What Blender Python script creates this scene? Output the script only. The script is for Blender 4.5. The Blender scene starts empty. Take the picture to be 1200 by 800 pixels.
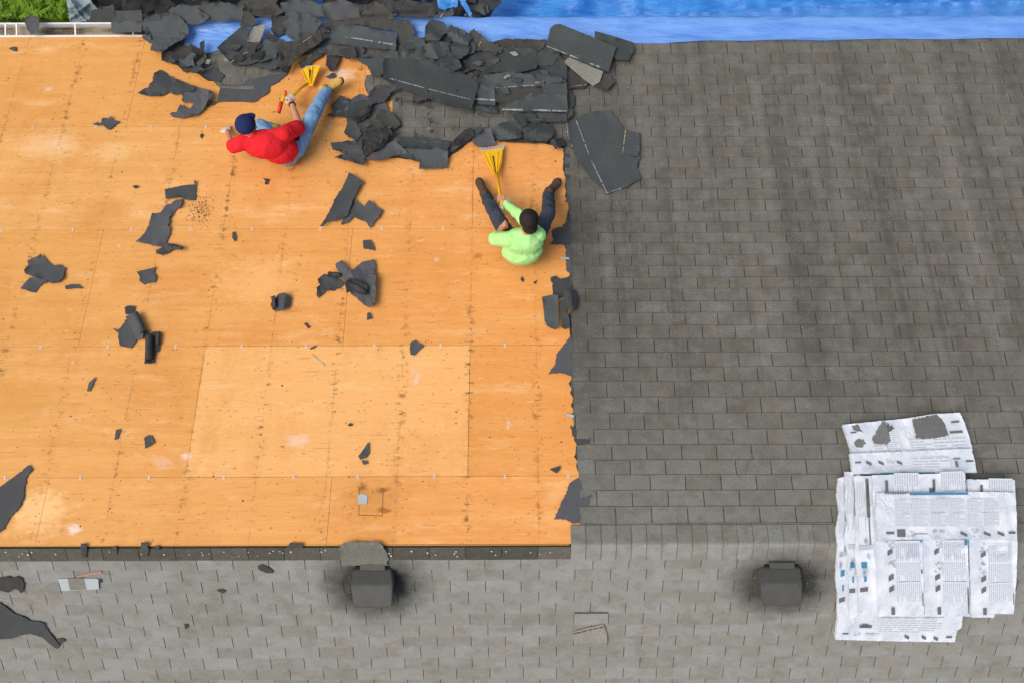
import bpy, bmesh, math, random, time
from mathutils import Vector, Matrix, noise
from mathutils.geometry import delaunay_2d_cdt
S = bpy.context.scene
C = S.collection
rad = math.radians
# ------------------------------------------------------------------ camera
RZ = 5.2                     # ridge height
A = rad(24.2)                # roof pitch
T = rad(1.65); ROLL = rad(0.2)
F = 950.0
back = Vector((0, math.sin(T), math.cos(T))); up0 = Vector((0, math.cos(T), -math.sin(T))); X0 = Vector((1, 0, 0))
cr = X0 * math.cos(ROLL) - up0 * math.sin(ROLL); cu = up0 * math.cos(ROLL) + X0 * math.sin(ROLL)
RIDGE = Vector((0, 0, RZ))
CAM = RIDGE - 6.786 * (-back - (237 / F) * up0)
cd = bpy.data.cameras.new('camera'); cam = bpy.data.objects.new('camera', cd); C.objects.link(cam)
cam.matrix_world = Matrix(((cr.x, cu.x, back.x, CAM.x), (cr.y, cu.y, back.y, CAM.y), (cr.z, cu.z, back.z, CAM.z), (0, 0, 0, 1)))
cd.sensor_width = 36; cd.lens = 36 * F / 1200; cd.clip_end = 1000; cd.clip_start = .05
S.camera = cam
# ------------------------------------------------------------------ light
w = bpy.data.worlds.new('World'); S.world = w; w.use_nodes = True
SUN_EL, SUN_ROT = rad(60), rad(-97)
nt = w.node_tree; sk = nt.nodes.new('ShaderNodeTexSky'); sk.sky_type = 'NISHITA'; sk.sun_disc = False
sk.sun_elevation = SUN_EL; sk.sun_rotation = SUN_ROT; sk.air_density = 1.0; sk.dust_density = 6; sk.ozone_density = .6
bg = nt.nodes['Background']; bg.inputs['Strength'].default_value = .145
nt.links.new(sk.outputs[0], bg.inputs['Color'])
sd = bpy.data.lights.new('sun', 'SUN'); sd.energy = 1.1; sd.angle = rad(35); sd.color = (1, .95, .87)
so = bpy.data.objects.new('sun', sd); C.objects.link(so)
# light direction (from the sky, left and towards the eave)
sv = Vector((math.sin(SUN_ROT) * math.cos(SUN_EL), math.cos(SUN_ROT) * math.cos(SUN_EL), math.sin(SUN_EL)))
so.rotation_euler = sv.to_track_quat('Z', 'Y').to_euler(); so.location = (0, 0, 20)
S.view_settings.view_transform = 'Standard'; S.view_settings.look = 'None'; S.view_settings.exposure = .06; S.view_settings.gamma = 1
# ------------------------------------------------------------------ photo pixel -> place
N1 = Vector((0, math.sin(A), math.cos(A))); N2 = Vector((0, -math.sin(A), math.cos(A)))
def ray(px, py):
    return (-back + cr * ((px - 600) / F) - cu * ((py - 400) / F))
def P(px, py, h=0., surf='deck'):
    """the point h metres over a surface that a pixel of the photo looks at"""
    d = ray(px, py)
    def hit(n, o): return (n.dot(o - CAM) + h) / n.dot(d)
    if surf == 'ground': t = (h - CAM.z) / d.z
    elif surf == 'deck': t = hit(N1, RIDGE)
    elif surf == 'back': t = hit(N2, RIDGE)
    else: t = max(hit(N1, RIDGE), hit(N2, RIDGE))
    return CAM + d * t
def SP(x, u, n, side=1):
    """slope coordinates: x along the ridge, u down the slope from the ridge, n off the surface"""
    N = N1 if side > 0 else N2
    return RIDGE + Vector((x, 0, 0)) + Vector((0, side * math.cos(A), -math.sin(A))) * u + N * n
def UX(px, py, side=1):
    p = P(px, py, 0, 'deck' if side > 0 else 'back')
    return p.x, (RZ - p.z) / math.sin(A)
# ------------------------------------------------------------------ materials
def mat(name, col, rough=.85, spec=.3):
    m = bpy.data.materials.new(name); m.use_nodes = True
    b = m.node_tree.nodes['Principled BSDF']
    b.inputs['Base Color'].default_value = (*col, 1); b.inputs['Roughness'].default_value = rough
    b.inputs['Specular IOR Level'].default_value = spec
    return m
class NB:
    def __init__(s, m): s.m = m; s.t = m.node_tree; s.b = s.t.nodes['Principled BSDF']
    def n(s, typ, **k):
        x = s.t.nodes.new('ShaderNode' + typ)
        for a, v in k.items():
            if a.startswith('i_'):
                key = a[2:]; key = int(key) if key.isdigit() else key.replace('_', ' ')
                s.set(x.inputs[key], v)
            else: setattr(x, a, v)
        return x
    def set(s, sock, v):
        if hasattr(v, 'is_output') or isinstance(v, bpy.types.NodeSocket): s.t.links.new(v, sock)
        else: sock.default_value = v
    def pos(s): 
        return s.n('NewGeometry').outputs['Position']
    def map(s, v, sc, loc=(0, 0, 0)):
        return s.n('Mapping', i_0=v, i_Location=loc, i_Scale=sc).outputs[0]
    def noise(s, v, scale=5, detail=3, rough=.5, dist=0):
        return s.n('TexNoise', i_Vector=v, i_Scale=scale, i_Detail=detail, i_Roughness=rough, i_Distortion=dist).outputs[0]
    def vor(s, v, scale, feature='F1'):
        return s.n('TexVoronoi', feature=feature, i_Vector=v, i_Scale=scale)
    def ramp(s, v, a, b, lo=0., hi=1.):
        return s.n('MapRange', i_0=v, i_1=a, i_2=b, i_3=lo, i_4=hi).outputs[0]
    def math(s, op, a, b=0.): return s.n('Math', operation=op, i_0=a, i_1=b).outputs[0]
    def mix(s, f, a, b, blend='MIX'):
        x = s.n('MixRGB', blend_type=blend); s.set(x.inputs[0], f)
        s.set(x.inputs[1], a if not isinstance(a, tuple) else (*a[:3], 1)); s.set(x.inputs[2], b if not isinstance(b, tuple) else (*b[:3], 1))
        return x.outputs[0]
    def col(s, c): s.t.links.new(c, s.b.inputs['Base Color'])
    def bump(s, h, st=.3, d=.01):
        x = s.n('Bump', i_Strength=st, i_Distance=d, i_Height=h); s.t.links.new(x.outputs[0], s.b.inputs['Normal'])
def lin(r, g, b):
    f = lambda c: (c / 255 / 12.92) if c / 255 <= .04045 else ((c / 255 + .055) / 1.055) ** 2.4
    return (f(r), f(g), f(b))
VENTS = [(437, 684), (917, 682)]
def shingle_mat(name, use_attr):
    m = mat(name, (.13, .13, .12), .95, .15); k = NB(m); p = k.pos()
    tint = k.n('Attribute', attribute_name='tint').outputs['Fac'] if use_attr else k.n('SeparateColor', i_0=k.n('ObjectInfo').outputs['Color']).outputs[0]
    sep = k.n('SeparateXYZ', i_0=p); y = sep.outputs[1]; x = sep.outputs[0]
    side = k.ramp(y, .01, -.01)                                   # the slope that was never stained by algae
    base1 = lin(101, 101, 94); base2 = lin(143, 144, 137)
    near = k.ramp(y, 1.35, .2); nz = k.noise(p, 1.6, 3)
    near = k.math('MULTIPLY', near, k.ramp(nz, .25, .55, .45, 1.))
    c = k.mix(near, base1, lin(120, 122, 115)); c = k.mix(side, c, base2)
    # per tab tone and colour blend
    c = k.mix(1., c, k.n('CombineColor', i_0=k.ramp(tint, 0, 1, .89, 1.11), i_1=k.ramp(tint, 0, 1, .89, 1.12), i_2=k.ramp(tint, 0, 1, .85, 1.16)).outputs[0], 'MULTIPLY')
    blocks = k.noise(k.map(p, (5.5, 9, 9)), 1., 2)
    c = k.mix(k.ramp(blocks, .5, .66, 0, .4), c, k.mix(side, lin(118, 108, 92), lin(140, 130, 115)))
    bl3 = k.noise(k.map(p, (7.5, 10, 10), (9, 9, 2)), 1., 1); c = k.mix(k.ramp(bl3, .55, .62, 0, .28), c, k.mix(side, lin(88, 86, 78), lin(116, 112, 100)))
    blocks2 = k.noise(k.map(p, (4.5, 8, 8), (5, 3, 1)), 1., 2)
    c = k.mix(k.ramp(blocks2, .52, .66, 0, .28), c, k.mix(side, lin(128, 132, 130), lin(160, 168, 168)))
    # algae and wash streaks that run down the slope
    st = k.noise(k.map(p, (3.2, .16, .16)), 1., 4, .6)
    notside = k.math('MULTIPLY', k.math('SUBTRACT', 1., side), k.ramp(y, .5, 1.9))
    c = k.mix(k.math('MULTIPLY', k.ramp(st, .48, .64, 0, .52), notside), c, lin(70, 67, 60))
    c = k.mix(k.math('MULTIPLY', k.ramp(st, .46, .30, 0, .42), notside), c, lin(134, 130, 120))
    st2 = k.noise(k.map(p, (12, .4, .4)), 1., 3, .6)
    c = k.mix(k.math('MULTIPLY', k.ramp(st2, .54, .7, 0, .36), notside), c, lin(70, 66, 60))
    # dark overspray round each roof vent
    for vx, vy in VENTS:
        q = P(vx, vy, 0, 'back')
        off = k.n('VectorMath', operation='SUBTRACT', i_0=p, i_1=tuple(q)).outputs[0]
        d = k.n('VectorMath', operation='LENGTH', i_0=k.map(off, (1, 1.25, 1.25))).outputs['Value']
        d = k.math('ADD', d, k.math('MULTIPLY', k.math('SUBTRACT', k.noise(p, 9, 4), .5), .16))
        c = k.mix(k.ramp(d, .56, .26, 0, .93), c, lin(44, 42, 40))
    g = k.noise(p, 130, 3, .7); g2 = k.noise(p, 420, 1, .5)
    c = k.mix(k.ramp(g, .32, .62, .36, 0.), c, (.03, .03, .027), 'MIX')
    sp = k.math('MULTIPLY', k.ramp(g2, .60, .72), k.ramp(k.noise(p, 7, 3), .4, .65, .2, .95))
    c = k.mix(sp, c, lin(196, 196, 188))
    c = k.mix(k.math('MULTIPLY', k.ramp(k.noise(p, 95, 2, .6), .64, .70), k.ramp(k.noise(p, 3.3, 2), .45, .7, 0., .65)), c, lin(190, 190, 184))
    c = k.mix(k.ramp(k.noise(p, 4.7, 4), .6, .75, 0, .25), c, lin(118, 116, 84))
    k.col(c); k.bump(g, .6, .004)
    return m
M = {}
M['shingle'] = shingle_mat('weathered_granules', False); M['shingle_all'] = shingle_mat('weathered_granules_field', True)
def asphalt(name, col, mott=.25, gran=0., rough=.8):
    m = mat(name, col, rough, .35); k = NB(m); p = k.pos()
    r = k.n('ObjectInfo').outputs['Random']
    c = k.mix(k.ramp(k.noise(p, 6, 4, .6), .35, .7, 0, mott), col, tuple(x * .55 for x in col))
    c = k.mix(k.ramp(k.noise(p, 30, 3, .6), .5, .75, 0, mott), c, tuple(min(1, x * 1.7) for x in col))
    c = k.mix(1., c, k.n('CombineColor', i_0=k.ramp(r, 0, 1, .72, 1.35), i_1=k.ramp(r, 0, 1, .74, 1.34), i_2=k.ramp(r, 0, 1, .72, 1.36)).outputs[0], 'MULTIPLY')
    sp = k.ramp(k.noise(p, 260, 2, .6), .66, .72)
    c = k.mix(k.math('MULTIPLY', sp, .35 + gran), c, lin(170, 170, 160))
    if gran: c = k.mix(k.ramp(k.noise(p, 150, 2), .35, .6, .5, 0), c, (.02, .02, .02))
    vv = k.vor(p, 16); sl = k.math('GREATER_THAN', k.n('SeparateColor', i_0=vv.outputs['Color']).outputs[0], .62)
    c = k.mix(k.math('MULTIPLY', k.ramp(vv.outputs['Distance'], .09, .05), k.math('MULTIPLY', sl, .8)), c, (.012, .012, .012))
    scr = k.noise(k.map(p, (9, 60, 60), (3, 3, 3)), 1., 3, .6)
    c = k.mix(k.ramp(scr, .68, .75, 0, .35), c, lin(150, 152, 150))
    c = k.mix(k.ramp(k.noise(p, 2.2, 5, .7), .5, .72, 0, .15), c, lin(104, 98, 86))
    k.col(c); k.bump(k.noise(p, 60, 4, .6), .4, .006)
    return m
M['felt'] = asphalt('slate_felt', lin(71, 74, 77), .12, 0, .7)
M['back'] = asphalt('shingle_backing', lin(66, 72, 73), .25, 0, .8)
M['dark'] = asphalt('dark_asphalt', lin(56, 57, 58), .2, 0, .75)
M['brown'] = asphalt('brown_granules', lin(74, 74, 70), .3, .12, .9)
M['lightgran'] = asphalt('pale_granules', lin(140, 139, 128), .25, .3, .9)
M['oldcourse'] = asphalt('uncovered_granules', lin(92, 89, 79), .5, .35, .9)
M['greygran'] = asphalt('grey_granules', lin(112, 116, 114), .3, .3, .9)
M['edge'] = mat('asphalt_edge', lin(62, 59, 52), .9, .2)
M['base'] = asphalt('bare_old_underlay', lin(50, 48, 44), .3, .05)
M['strip'] = mat('adhesive_white', lin(150, 157, 158), .6)
M['yellowline'] = mat('dry_adhesive', lin(165, 155, 118), .7)
# plywood
def ply_mat():
    m = mat('plywood', (.8, .4, .12), .72, .25); k = NB(m); p = k.pos()
    sep = k.n('SeparateXYZ', i_0=p); x = sep.outputs[0]
    oi = k.n('ObjectInfo'); sc = k.n('SeparateColor', i_0=oi.outputs['Color'])
    leftright = k.ramp(x, -5, 1)
    c = k.mix(leftright, lin(227, 176, 102), lin(242, 162, 88))
    gr = k.noise(k.map(p, (1.1, 22, 22)), 1., 5, .6, .6)
    c = k.mix(k.ramp(gr, .3, .72, .0, .42), c, lin(206, 132, 62))
    gr2 = k.noise(k.map(p, (.7, 7, 7), (3, 3, 3)), 1., 3, .5, .5)
    c = k.mix(k.ramp(gr2, .42, .7, 0, .5), c, lin(244, 186, 116))
    c = k.mix(k.ramp(k.noise(p, 1.3, 4, .6), .5, .74, 0, .5), c, lin(214, 142, 70))
    c = k.mix(k.ramp(k.noise(k.map(p, (2.2, 3.5, 3.5), (7, 1, 2)), 1., 3, .6), .62, .76, 0, .5), c, lin(240, 200, 150))
    c = k.mix(k.math('MULTIPLY', sc.outputs[0], .75), c, lin(248, 196, 128))       # newer, paler sheet
    c = k.mix(k.math('MULTIPLY', sc.outputs[1], .4), c, lin(216, 144, 62))
    # broad weathered patches, darker and browner
    wz = k.noise(k.map(p, (1.4, .8, .8), (4, 4, 4)), 1., 5, .7)
    c = k.mix(k.ramp(wz, .5, .68, 0, .45), c, lin(206, 140, 66))
    c = k.mix(k.ramp(k.noise(k.map(p, (.9, 3, 3), (8, 2, 6)), 1.6, 5, .7), .56, .72, 0, .5), c, lin(250, 206, 150))
    fine = k.noise(k.map(p, (9, 120, 120)), 1., 3, .6)
    c = k.mix(k.ramp(fine, .3, .7, .22, 0.), c, lin(176, 112, 52))
    # thin dark checks along the grain
    chk = k.noise(k.map(p, (2.4, 55, 55), (1, 9, 4)), 1., 3, .55)
    c = k.mix(k.ramp(chk, .67, .74, 0, .5), c, lin(146, 88, 40))
    # stains where the rafters and the old nails are
    X0_ = -.387
    fr = k.math('FRACT', k.math('DIVIDE', k.math('SUBTRACT', x, X0_ - .305), .61))
    d = k.math('ABSOLUTE', k.math('SUBTRACT', fr, .5))
    d = k.math('ADD', d, k.math('MULTIPLY', k.math('SUBTRACT', k.noise(p, 5, 2), .5), .05))
    raf = k.ramp(d, .10, .0)
    spots = k.ramp(k.noise(k.map(p, (13, 24, 24)), 1., 3, .6), .54, .64)
    inten = k.ramp(k.noise(p, 1.1, 2), .38, .62, .15, 1.)
    c = k.mix(k.math('MULTIPLY', k.math('MULTIPLY', raf, spots), k.math('MULTIPLY', inten, .95)), c, lin(112, 78, 38))
    rafline = k.math('MULTIPLY', k.ramp(d, .022, .0), k.ramp(k.noise(p, 3, 3), .45, .6, .0, .42))
    c = k.mix(k.math('MULTIPLY', rafline, .7), c, lin(150, 100, 56))
    # brown blotches elsewhere
    v = k.vor(k.map(p, (1, 1.5, 1.5)), 5.5); vd = k.math('ADD', v.outputs['Distance'], k.math('MULTIPLY', k.math('SUBTRACT', k.noise(p, 40, 3), .5), .16))
    sel = k.math('GREATER_THAN', k.n('SeparateColor', i_0=v.outputs['Color']).outputs[0], .6)
    c = k.mix(k.math('MULTIPLY', k.ramp(vd, .10, .04), k.math('MULTIPLY', sel, .5)), c, lin(146, 88, 34))
    v = k.vor(k.map(p, (1, 2.2, 2.2), (3, 1, 7)), 8); vd = k.math('ADD', v.outputs['Distance'], k.math('MULTIPLY', k.math('SUBTRACT', k.noise(p, 55, 3), .5), .3))
    sel = k.math('GREATER_THAN', k.n('SeparateColor', i_0=v.outputs['Color']).outputs[2], .45)
    c = k.mix(k.math('MULTIPLY', k.ramp(vd, .17, .05), k.math('MULTIPLY', sel, .5)), c, lin(168, 108, 48))
    # scuffs where the grain has lifted pale
    c = k.mix(k.ramp(k.noise(k.map(p, (5, 30, 30), (2, 2, 9)), 1., 4, .65), .66, .74, 0, .55), c, lin(252, 214, 164))
    c = k.mix(k.math('MULTIPLY', k.ramp(k.noise(p, 2.6, 5, .65), .68, .73), .6), c, lin(226, 206, 190))
    # old nail holes and staples
    for scl, r_, a_ in ((14, .062, .85), (27, .1, .7)):
        v = k.vor(k.map(p, (1, 1, 1), (scl, 2, 0)), scl)
        sel = k.math('GREATER_THAN', k.n('SeparateColor', i_0=v.outputs['Color']).outputs[0], .55)
        c = k.mix(k.math('MULTIPLY', k.ramp(v.outputs['Distance'], r_, r_ * .5), k.math('MULTIPLY', sel, a_)), c, lin(92, 54, 26))
    v = k.vor(k.map(p, (.8, 1.6, 1.6), (8, 2, 5)), 13)
    sel = k.math('GREATER_THAN', k.n('SeparateColor', i_0=v.outputs['Color']).outputs[1], .72)
    c = k.mix(k.math('MULTIPLY', k.ramp(v.outputs['Distance'], .07, .03), k.math('MULTIPLY', sel, .75)), c, lin(250, 224, 186))
    for px_, py_, r_, a_, cc in ((437, 583, .26, .5, lin(190, 132, 66)), (450, 598, .05, .7, lin(140, 86, 40)), (425, 571, .05, .7, lin(110, 70, 40)), (449, 573, .05, .7, lin(120, 70, 40)), (217, 534, .05, .8, lin(238, 210, 196)), (190, 542, .09, .4, lin(232, 200, 176)), (87, 620, .07, .9, lin(236, 216, 200)), (348, 516, .1, .6, lin(236, 206, 186)), (45, 596, .27, .7, lin(250, 204, 142)), (60, 170, .3, .5, lin(240, 200, 150)), (20, 470, .4, .4, lin(206, 148, 70)), (300, 330, .4, .35, lin(250, 196, 128)), (118, 250, .3, .4, lin(200, 136, 66)), (420, 65, .12, .7, lin(236, 206, 184)), (400, 88, .14, .7, lin(238, 208, 184)), (130, 180, .2, .4, lin(244, 204, 150)), (560, 300, .05, .5, lin(150, 92, 44)), (480, 230, .3, .35, lin(216, 142, 70))):
        off = k.n('VectorMath', operation='SUBTRACT', i_0=p, i_1=tuple(P(px_, py_))).outputs[0]
        dd = k.n('VectorMath', operation='LENGTH', i_0=k.map(off, (.8, 1.3, 1.3))).outputs['Value']
        dd = k.math('ADD', dd, k.math('MULTIPLY', k.math('SUBTRACT', k.noise(k.map(p, (1, 2, 2)), 14, 5, .7), .5), r_ * 2.2))
        c = k.mix(k.ramp(dd, r_, r_ * .35, 0, a_), c, cc)
    k.col(c); k.bump(gr, .15, .004)
    return m
M['ply'] = ply_mat()
M['ply_edge'] = mat('plywood_edge', lin(150, 96, 50), .9)
M['ply_gold'] = mat('fresh_edge', lin(222, 156, 66), .8)
M['nail'] = mat('galvanised', lin(205, 205, 205), .45, .6)
M['rust'] = mat('old_nail', lin(80, 52, 32), .8)
M['white'] = mat('white_gutter', lin(232, 232, 230), .5, .4)
M['wall'] = mat('wall_siding', lin(205, 200, 188), .8)
def gutter_dirt():
    m = mat('gutter_silt', lin(90, 80, 68), .95); k = NB(m); p = k.pos()
    c = k.mix(k.ramp(k.noise(k.map(p, (2, 8, 8)), 1.5, 4), .35, .65), lin(66, 56, 46), lin(150, 140, 116))
    c = k.mix(k.ramp(k.noise(p, 40, 3), .6, .7, 0, .7), c, lin(60, 40, 30)); k.col(c); return m
M['silt'] = gutter_dirt()
def grain_vent(name, col):
    m = mat(name, col, .42, .5); k = NB(m); p = k.pos()
    c = k.mix(k.ramp(k.noise(p, 12, 4), .4, .7, 0, .35), col, tuple(x * 1.5 for x in col))
    k.col(c); return m
M['vent'] = grain_vent('vent_metal', lin(76, 76, 72)); M['vent_dark'] = mat('vent_inside', (.012, .012, .012), .9)
def tarp_mat(name, col, dark, rough=.42):
    m = mat(name, col, rough, .5); k = NB(m); p = k.pos()
    c = k.mix(k.ramp(k.noise(k.map(p, (1, 5, 2)), 2.2, 4, .6), .4, .7), col, dark)
    k.col(c); k.bump(k.noise(k.map(p, (1.6, 7, 5)), 2.2, 5, .55, .8), .5, .05); return m
M['tarp'] = tarp_mat('blue_tarp', lin(112, 160, 230), lin(86, 138, 216))
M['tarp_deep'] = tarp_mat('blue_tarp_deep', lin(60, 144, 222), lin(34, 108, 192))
M['tarp_fold'] = tarp_mat('blue_tarp_fold', lin(78, 142, 216), lin(62, 122, 200))
M['plastic'] = tarp_mat('silver_plastic', lin(150, 166, 172), lin(92, 108, 112), .3)
def grass_mat():
    m = mat('grass', (.07, .14, .02), .7, .2); k = NB(m); p = k.pos()
    c = k.mix(k.noise(p, 25, 4), lin(58, 100, 12), lin(138, 176, 50)); k.col(c); return m
M['grass'] = grass_mat()
def soil():
    m = mat('lawn_ground', (.05, .07, .02), .95); k = NB(m); p = k.pos()
    k.col(k.mix(k.ramp(k.noise(p, 3, 5), .4, .65), lin(60, 84, 24), lin(108, 140, 46))); return m
M['soil'] = soil()
def wrap_mat():
    m = mat('white_wrapper', lin(226, 232, 240), .38, .5); k = NB(m); p = k.pos()
    c = k.mix(k.ramp(k.noise(p, 4, 4), .4, .7), lin(222, 228, 236), lin(198, 209, 222)); k.col(c)
    k.bump(k.noise(p, 11, 5, .6, 1.4), .6, .02); return m
M['wrap'] = wrap_mat()
M['ink'] = mat('grey_ink', lin(176, 186, 198), .5); M['ink_block'] = mat('pale_print_block', lin(214, 222, 232), .45); M['ink_gap_dark'] = mat('dark_ink_and_gap', lin(104, 108, 114), .5); M['ink_blue'] = mat('blue_ink', lin(66, 132, 168), .5)
def cloth(name, col, sc=9, amt=.35, dark=.7, rough=.9):
    m = mat(name, col, rough, .15); k = NB(m); p = k.pos()
    c = k.mix(k.ramp(k.noise(p, sc, 4), .4, .7, 0, amt), col, tuple(x * dark for x in col))
    k.col(c); k.bump(k.noise(p, 28, 4, .6, .7), .45, .012); return m
M['red'] = cloth('red_cotton', lin(226, 42, 50)); M['lime'] = cloth('lime_cotton', lin(178, 240, 150), 7, .5, .8)
M['jeans'] = cloth('faded_denim', lin(118, 156, 192), 16, .6, 1.45); M['trouser'] = cloth('charcoal_work_cloth', lin(60, 67, 78), 14, .5, 1.5)
M['navy'] = cloth('navy_cap_cloth', lin(38, 48, 92)); M['skin'] = cloth('skin', lin(206, 148, 116), 20, .3, .85, .6)
M['hair'] = mat('black_hair', lin(34, 28, 26), .6); k = NB(M['hair']); k.bump(k.noise(k.map(k.pos(), (60, 60, 60)), 2, 4), .8, .01)
M['glove'] = cloth('white_glove', lin(212, 206, 200), 30, .4, .75); M['boot_tan'] = cloth('tan_leather', lin(196, 164, 88), 20, .5, .6); M['boot_brown'] = cloth('brown_leather', lin(84, 68, 56), 20, .5, .6)
M['sole'] = mat('boot_sole', lin(44, 38, 34), .8); M['sock'] = cloth('cream_sock', lin(206, 190, 152))
M['yellow'] = cloth('yellow_paint', lin(236, 184, 34), 30, .35, .72, .5); M['redgrip'] = mat('red_grip', lin(222, 66, 48), .5); M['steel'] = mat('worn_steel', lin(176, 174, 166), .4, .6)
M['black'] = mat('black_rubber', lin(28, 28, 30), .6); M['eye'] = mat('eye', lin(230, 226, 220), .3)
M['label_white'] = mat('patch_white', lin(172, 182, 184), .6); M['pink'] = mat('pink_chalk', lin(176, 128, 116), .8)
M['wood_brown'] = mat('hedge_stem', lin(70, 54, 38), .9); M['leaf'] = mat('leaf', lin(60, 72, 34), .8); M['orange'] = mat('orange_chip', lin(214, 130, 50), .7); M['matblue'] = mat('slate_blue_mat', lin(70, 88, 120), .7)
M['wood_stick'] = mat('pale_splinter', lin(206, 186, 148), .8)
yE = UX(600, 41)[1] * math.cos(A)
# ------------------------------------------------------------------ object helpers
def link(name, me, parent=None, base=None):
    o = bpy.data.objects.new(name, me); C.objects.link(o)
    if parent is not None: o.parent = parent
    elif base is not None: o.location = base
    return o
def tag(o, label=None, cat=None, group=None, kind=None):
    if label: o['label'] = label
    if cat: o['category'] = cat
    if group: o['group'] = group
    if kind: o['kind'] = kind
    return o
def worldbase(parent):
    b = Vector((0, 0, 0))
    while parent is not None: b += Vector(parent.location); parent = parent.parent
    return b
def mesh(name, V, Fc, m, parent=None, base=None, smooth=False, mi=None):
    """V in world coordinates"""
    b = worldbase(parent) if parent is not None else (Vector(base) if base is not None else Vector((0, 0, 0)))
    me = bpy.data.meshes.new(name); me.from_pydata([tuple(Vector(v) - b) for v in V], [], Fc)
    for q in (m if isinstance(m, (list, tuple)) else [m]): me.materials.append(M[q])
    if mi: me.polygons.foreach_set('material_index', mi)
    if smooth: me.polygons.foreach_set('use_smooth', [True] * len(me.polygons))
    me.update()
    return link(name, me, parent, b)
def empty(name, loc): 
    o = bpy.data.objects.new(name, None); C.objects.link(o); o.location = loc; o.empty_display_size = .1; return o
class MB:
    def __init__(s): s.V = []; s.F = []; s.mi = []
    def add(s, V, F, mi=0):
        n = len(s.V); s.V += [Vector(v) for v in V]; s.F += [tuple(i + n for i in f) for f in F]; s.mi += [mi] * len(F)
    def box(s, o, ax, ay, az, mi=0):
        o, ax, ay, az = map(Vector, (o, ax, ay, az))
        V = [o, o + ax, o + ax + ay, o + ay]; V += [v + az for v in V]
        s.add(V, [(3, 2, 1, 0), (4, 5, 6, 7), (0, 1, 5, 4), (1, 2, 6, 5), (2, 3, 7, 6), (3, 0, 4, 7)], mi)
    def tube(s, pts, r, seg=10, mi=0):
        rs = r if isinstance(r, (list, tuple)) else [r] * len(pts); pts = [Vector(p) for p in pts]; V = []; Fq = []
        for i, p in enumerate(pts):
            t = (pts[min(i + 1, len(pts) - 1)] - pts[max(i - 1, 0)]).normalized()
            a = t.orthogonal().normalized() if i == 0 else (a - t * a.dot(t)).normalized(); b = t.cross(a)
            V += [p + (a * math.cos(2 * math.pi * j / seg) + b * math.sin(2 * math.pi * j / seg)) * rs[i] for j in range(seg)]
        for i in range(len(pts) - 1):
            for j in range(seg):
                k2 = (j + 1) % seg; Fq.append((i * seg + j, i * seg + k2, (i + 1) * seg + k2, (i + 1) * seg + j))
        Fq.append(tuple(range(seg))[::-1]); Fq.append(tuple((len(pts) - 1) * seg + j for j in range(seg)))
        s.add(V, Fq, mi)
    def build(s, name, m, parent=None, base=None, smooth=False): return mesh(name, s.V, s.F, m, parent, base, smooth, s.mi)
def inside(x, y, poly):
    c = False; n = len(poly)
    for i in range(n):
        x1, y1 = poly[i]; x2, y2 = poly[i - 1]
        if (y1 > y) != (y2 > y) and x < (x2 - x1) * (y - y1) / (y2 - y1) + x1: c = not c
    return c
def torn(pts, amp, rng, step=2.1):
    out = []
    for i in range(len(pts)):
        a, b = Vector(pts[i]), Vector(pts[(i + 1) % len(pts)]); L = (b - a).length; n = max(1, int(L / step)); nr = Vector((-(b - a).y, (b - a).x)).normalized() if L > 0 else Vector((0, 0))
        out.append(tuple(a))
        for j in range(1, n): out.append(tuple(a.lerp(b, j / n + rng.uniform(-.2, .2) / n) + nr * rng.gauss(0, amp * .42) * (2.4 if rng.random() < .16 else 1)))
    return out
def segdist(x, y, x1, y1, x2, y2):
    dx, dy = x2 - x1, y2 - y1; t = max(0, min(1, ((x - x1) * dx + (y - y1) * dy) / (dx * dx + dy * dy + 1e-9)))
    return math.hypot(x - x1 - t * dx, y - y1 - t * dy)
SEED = [0]
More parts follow.
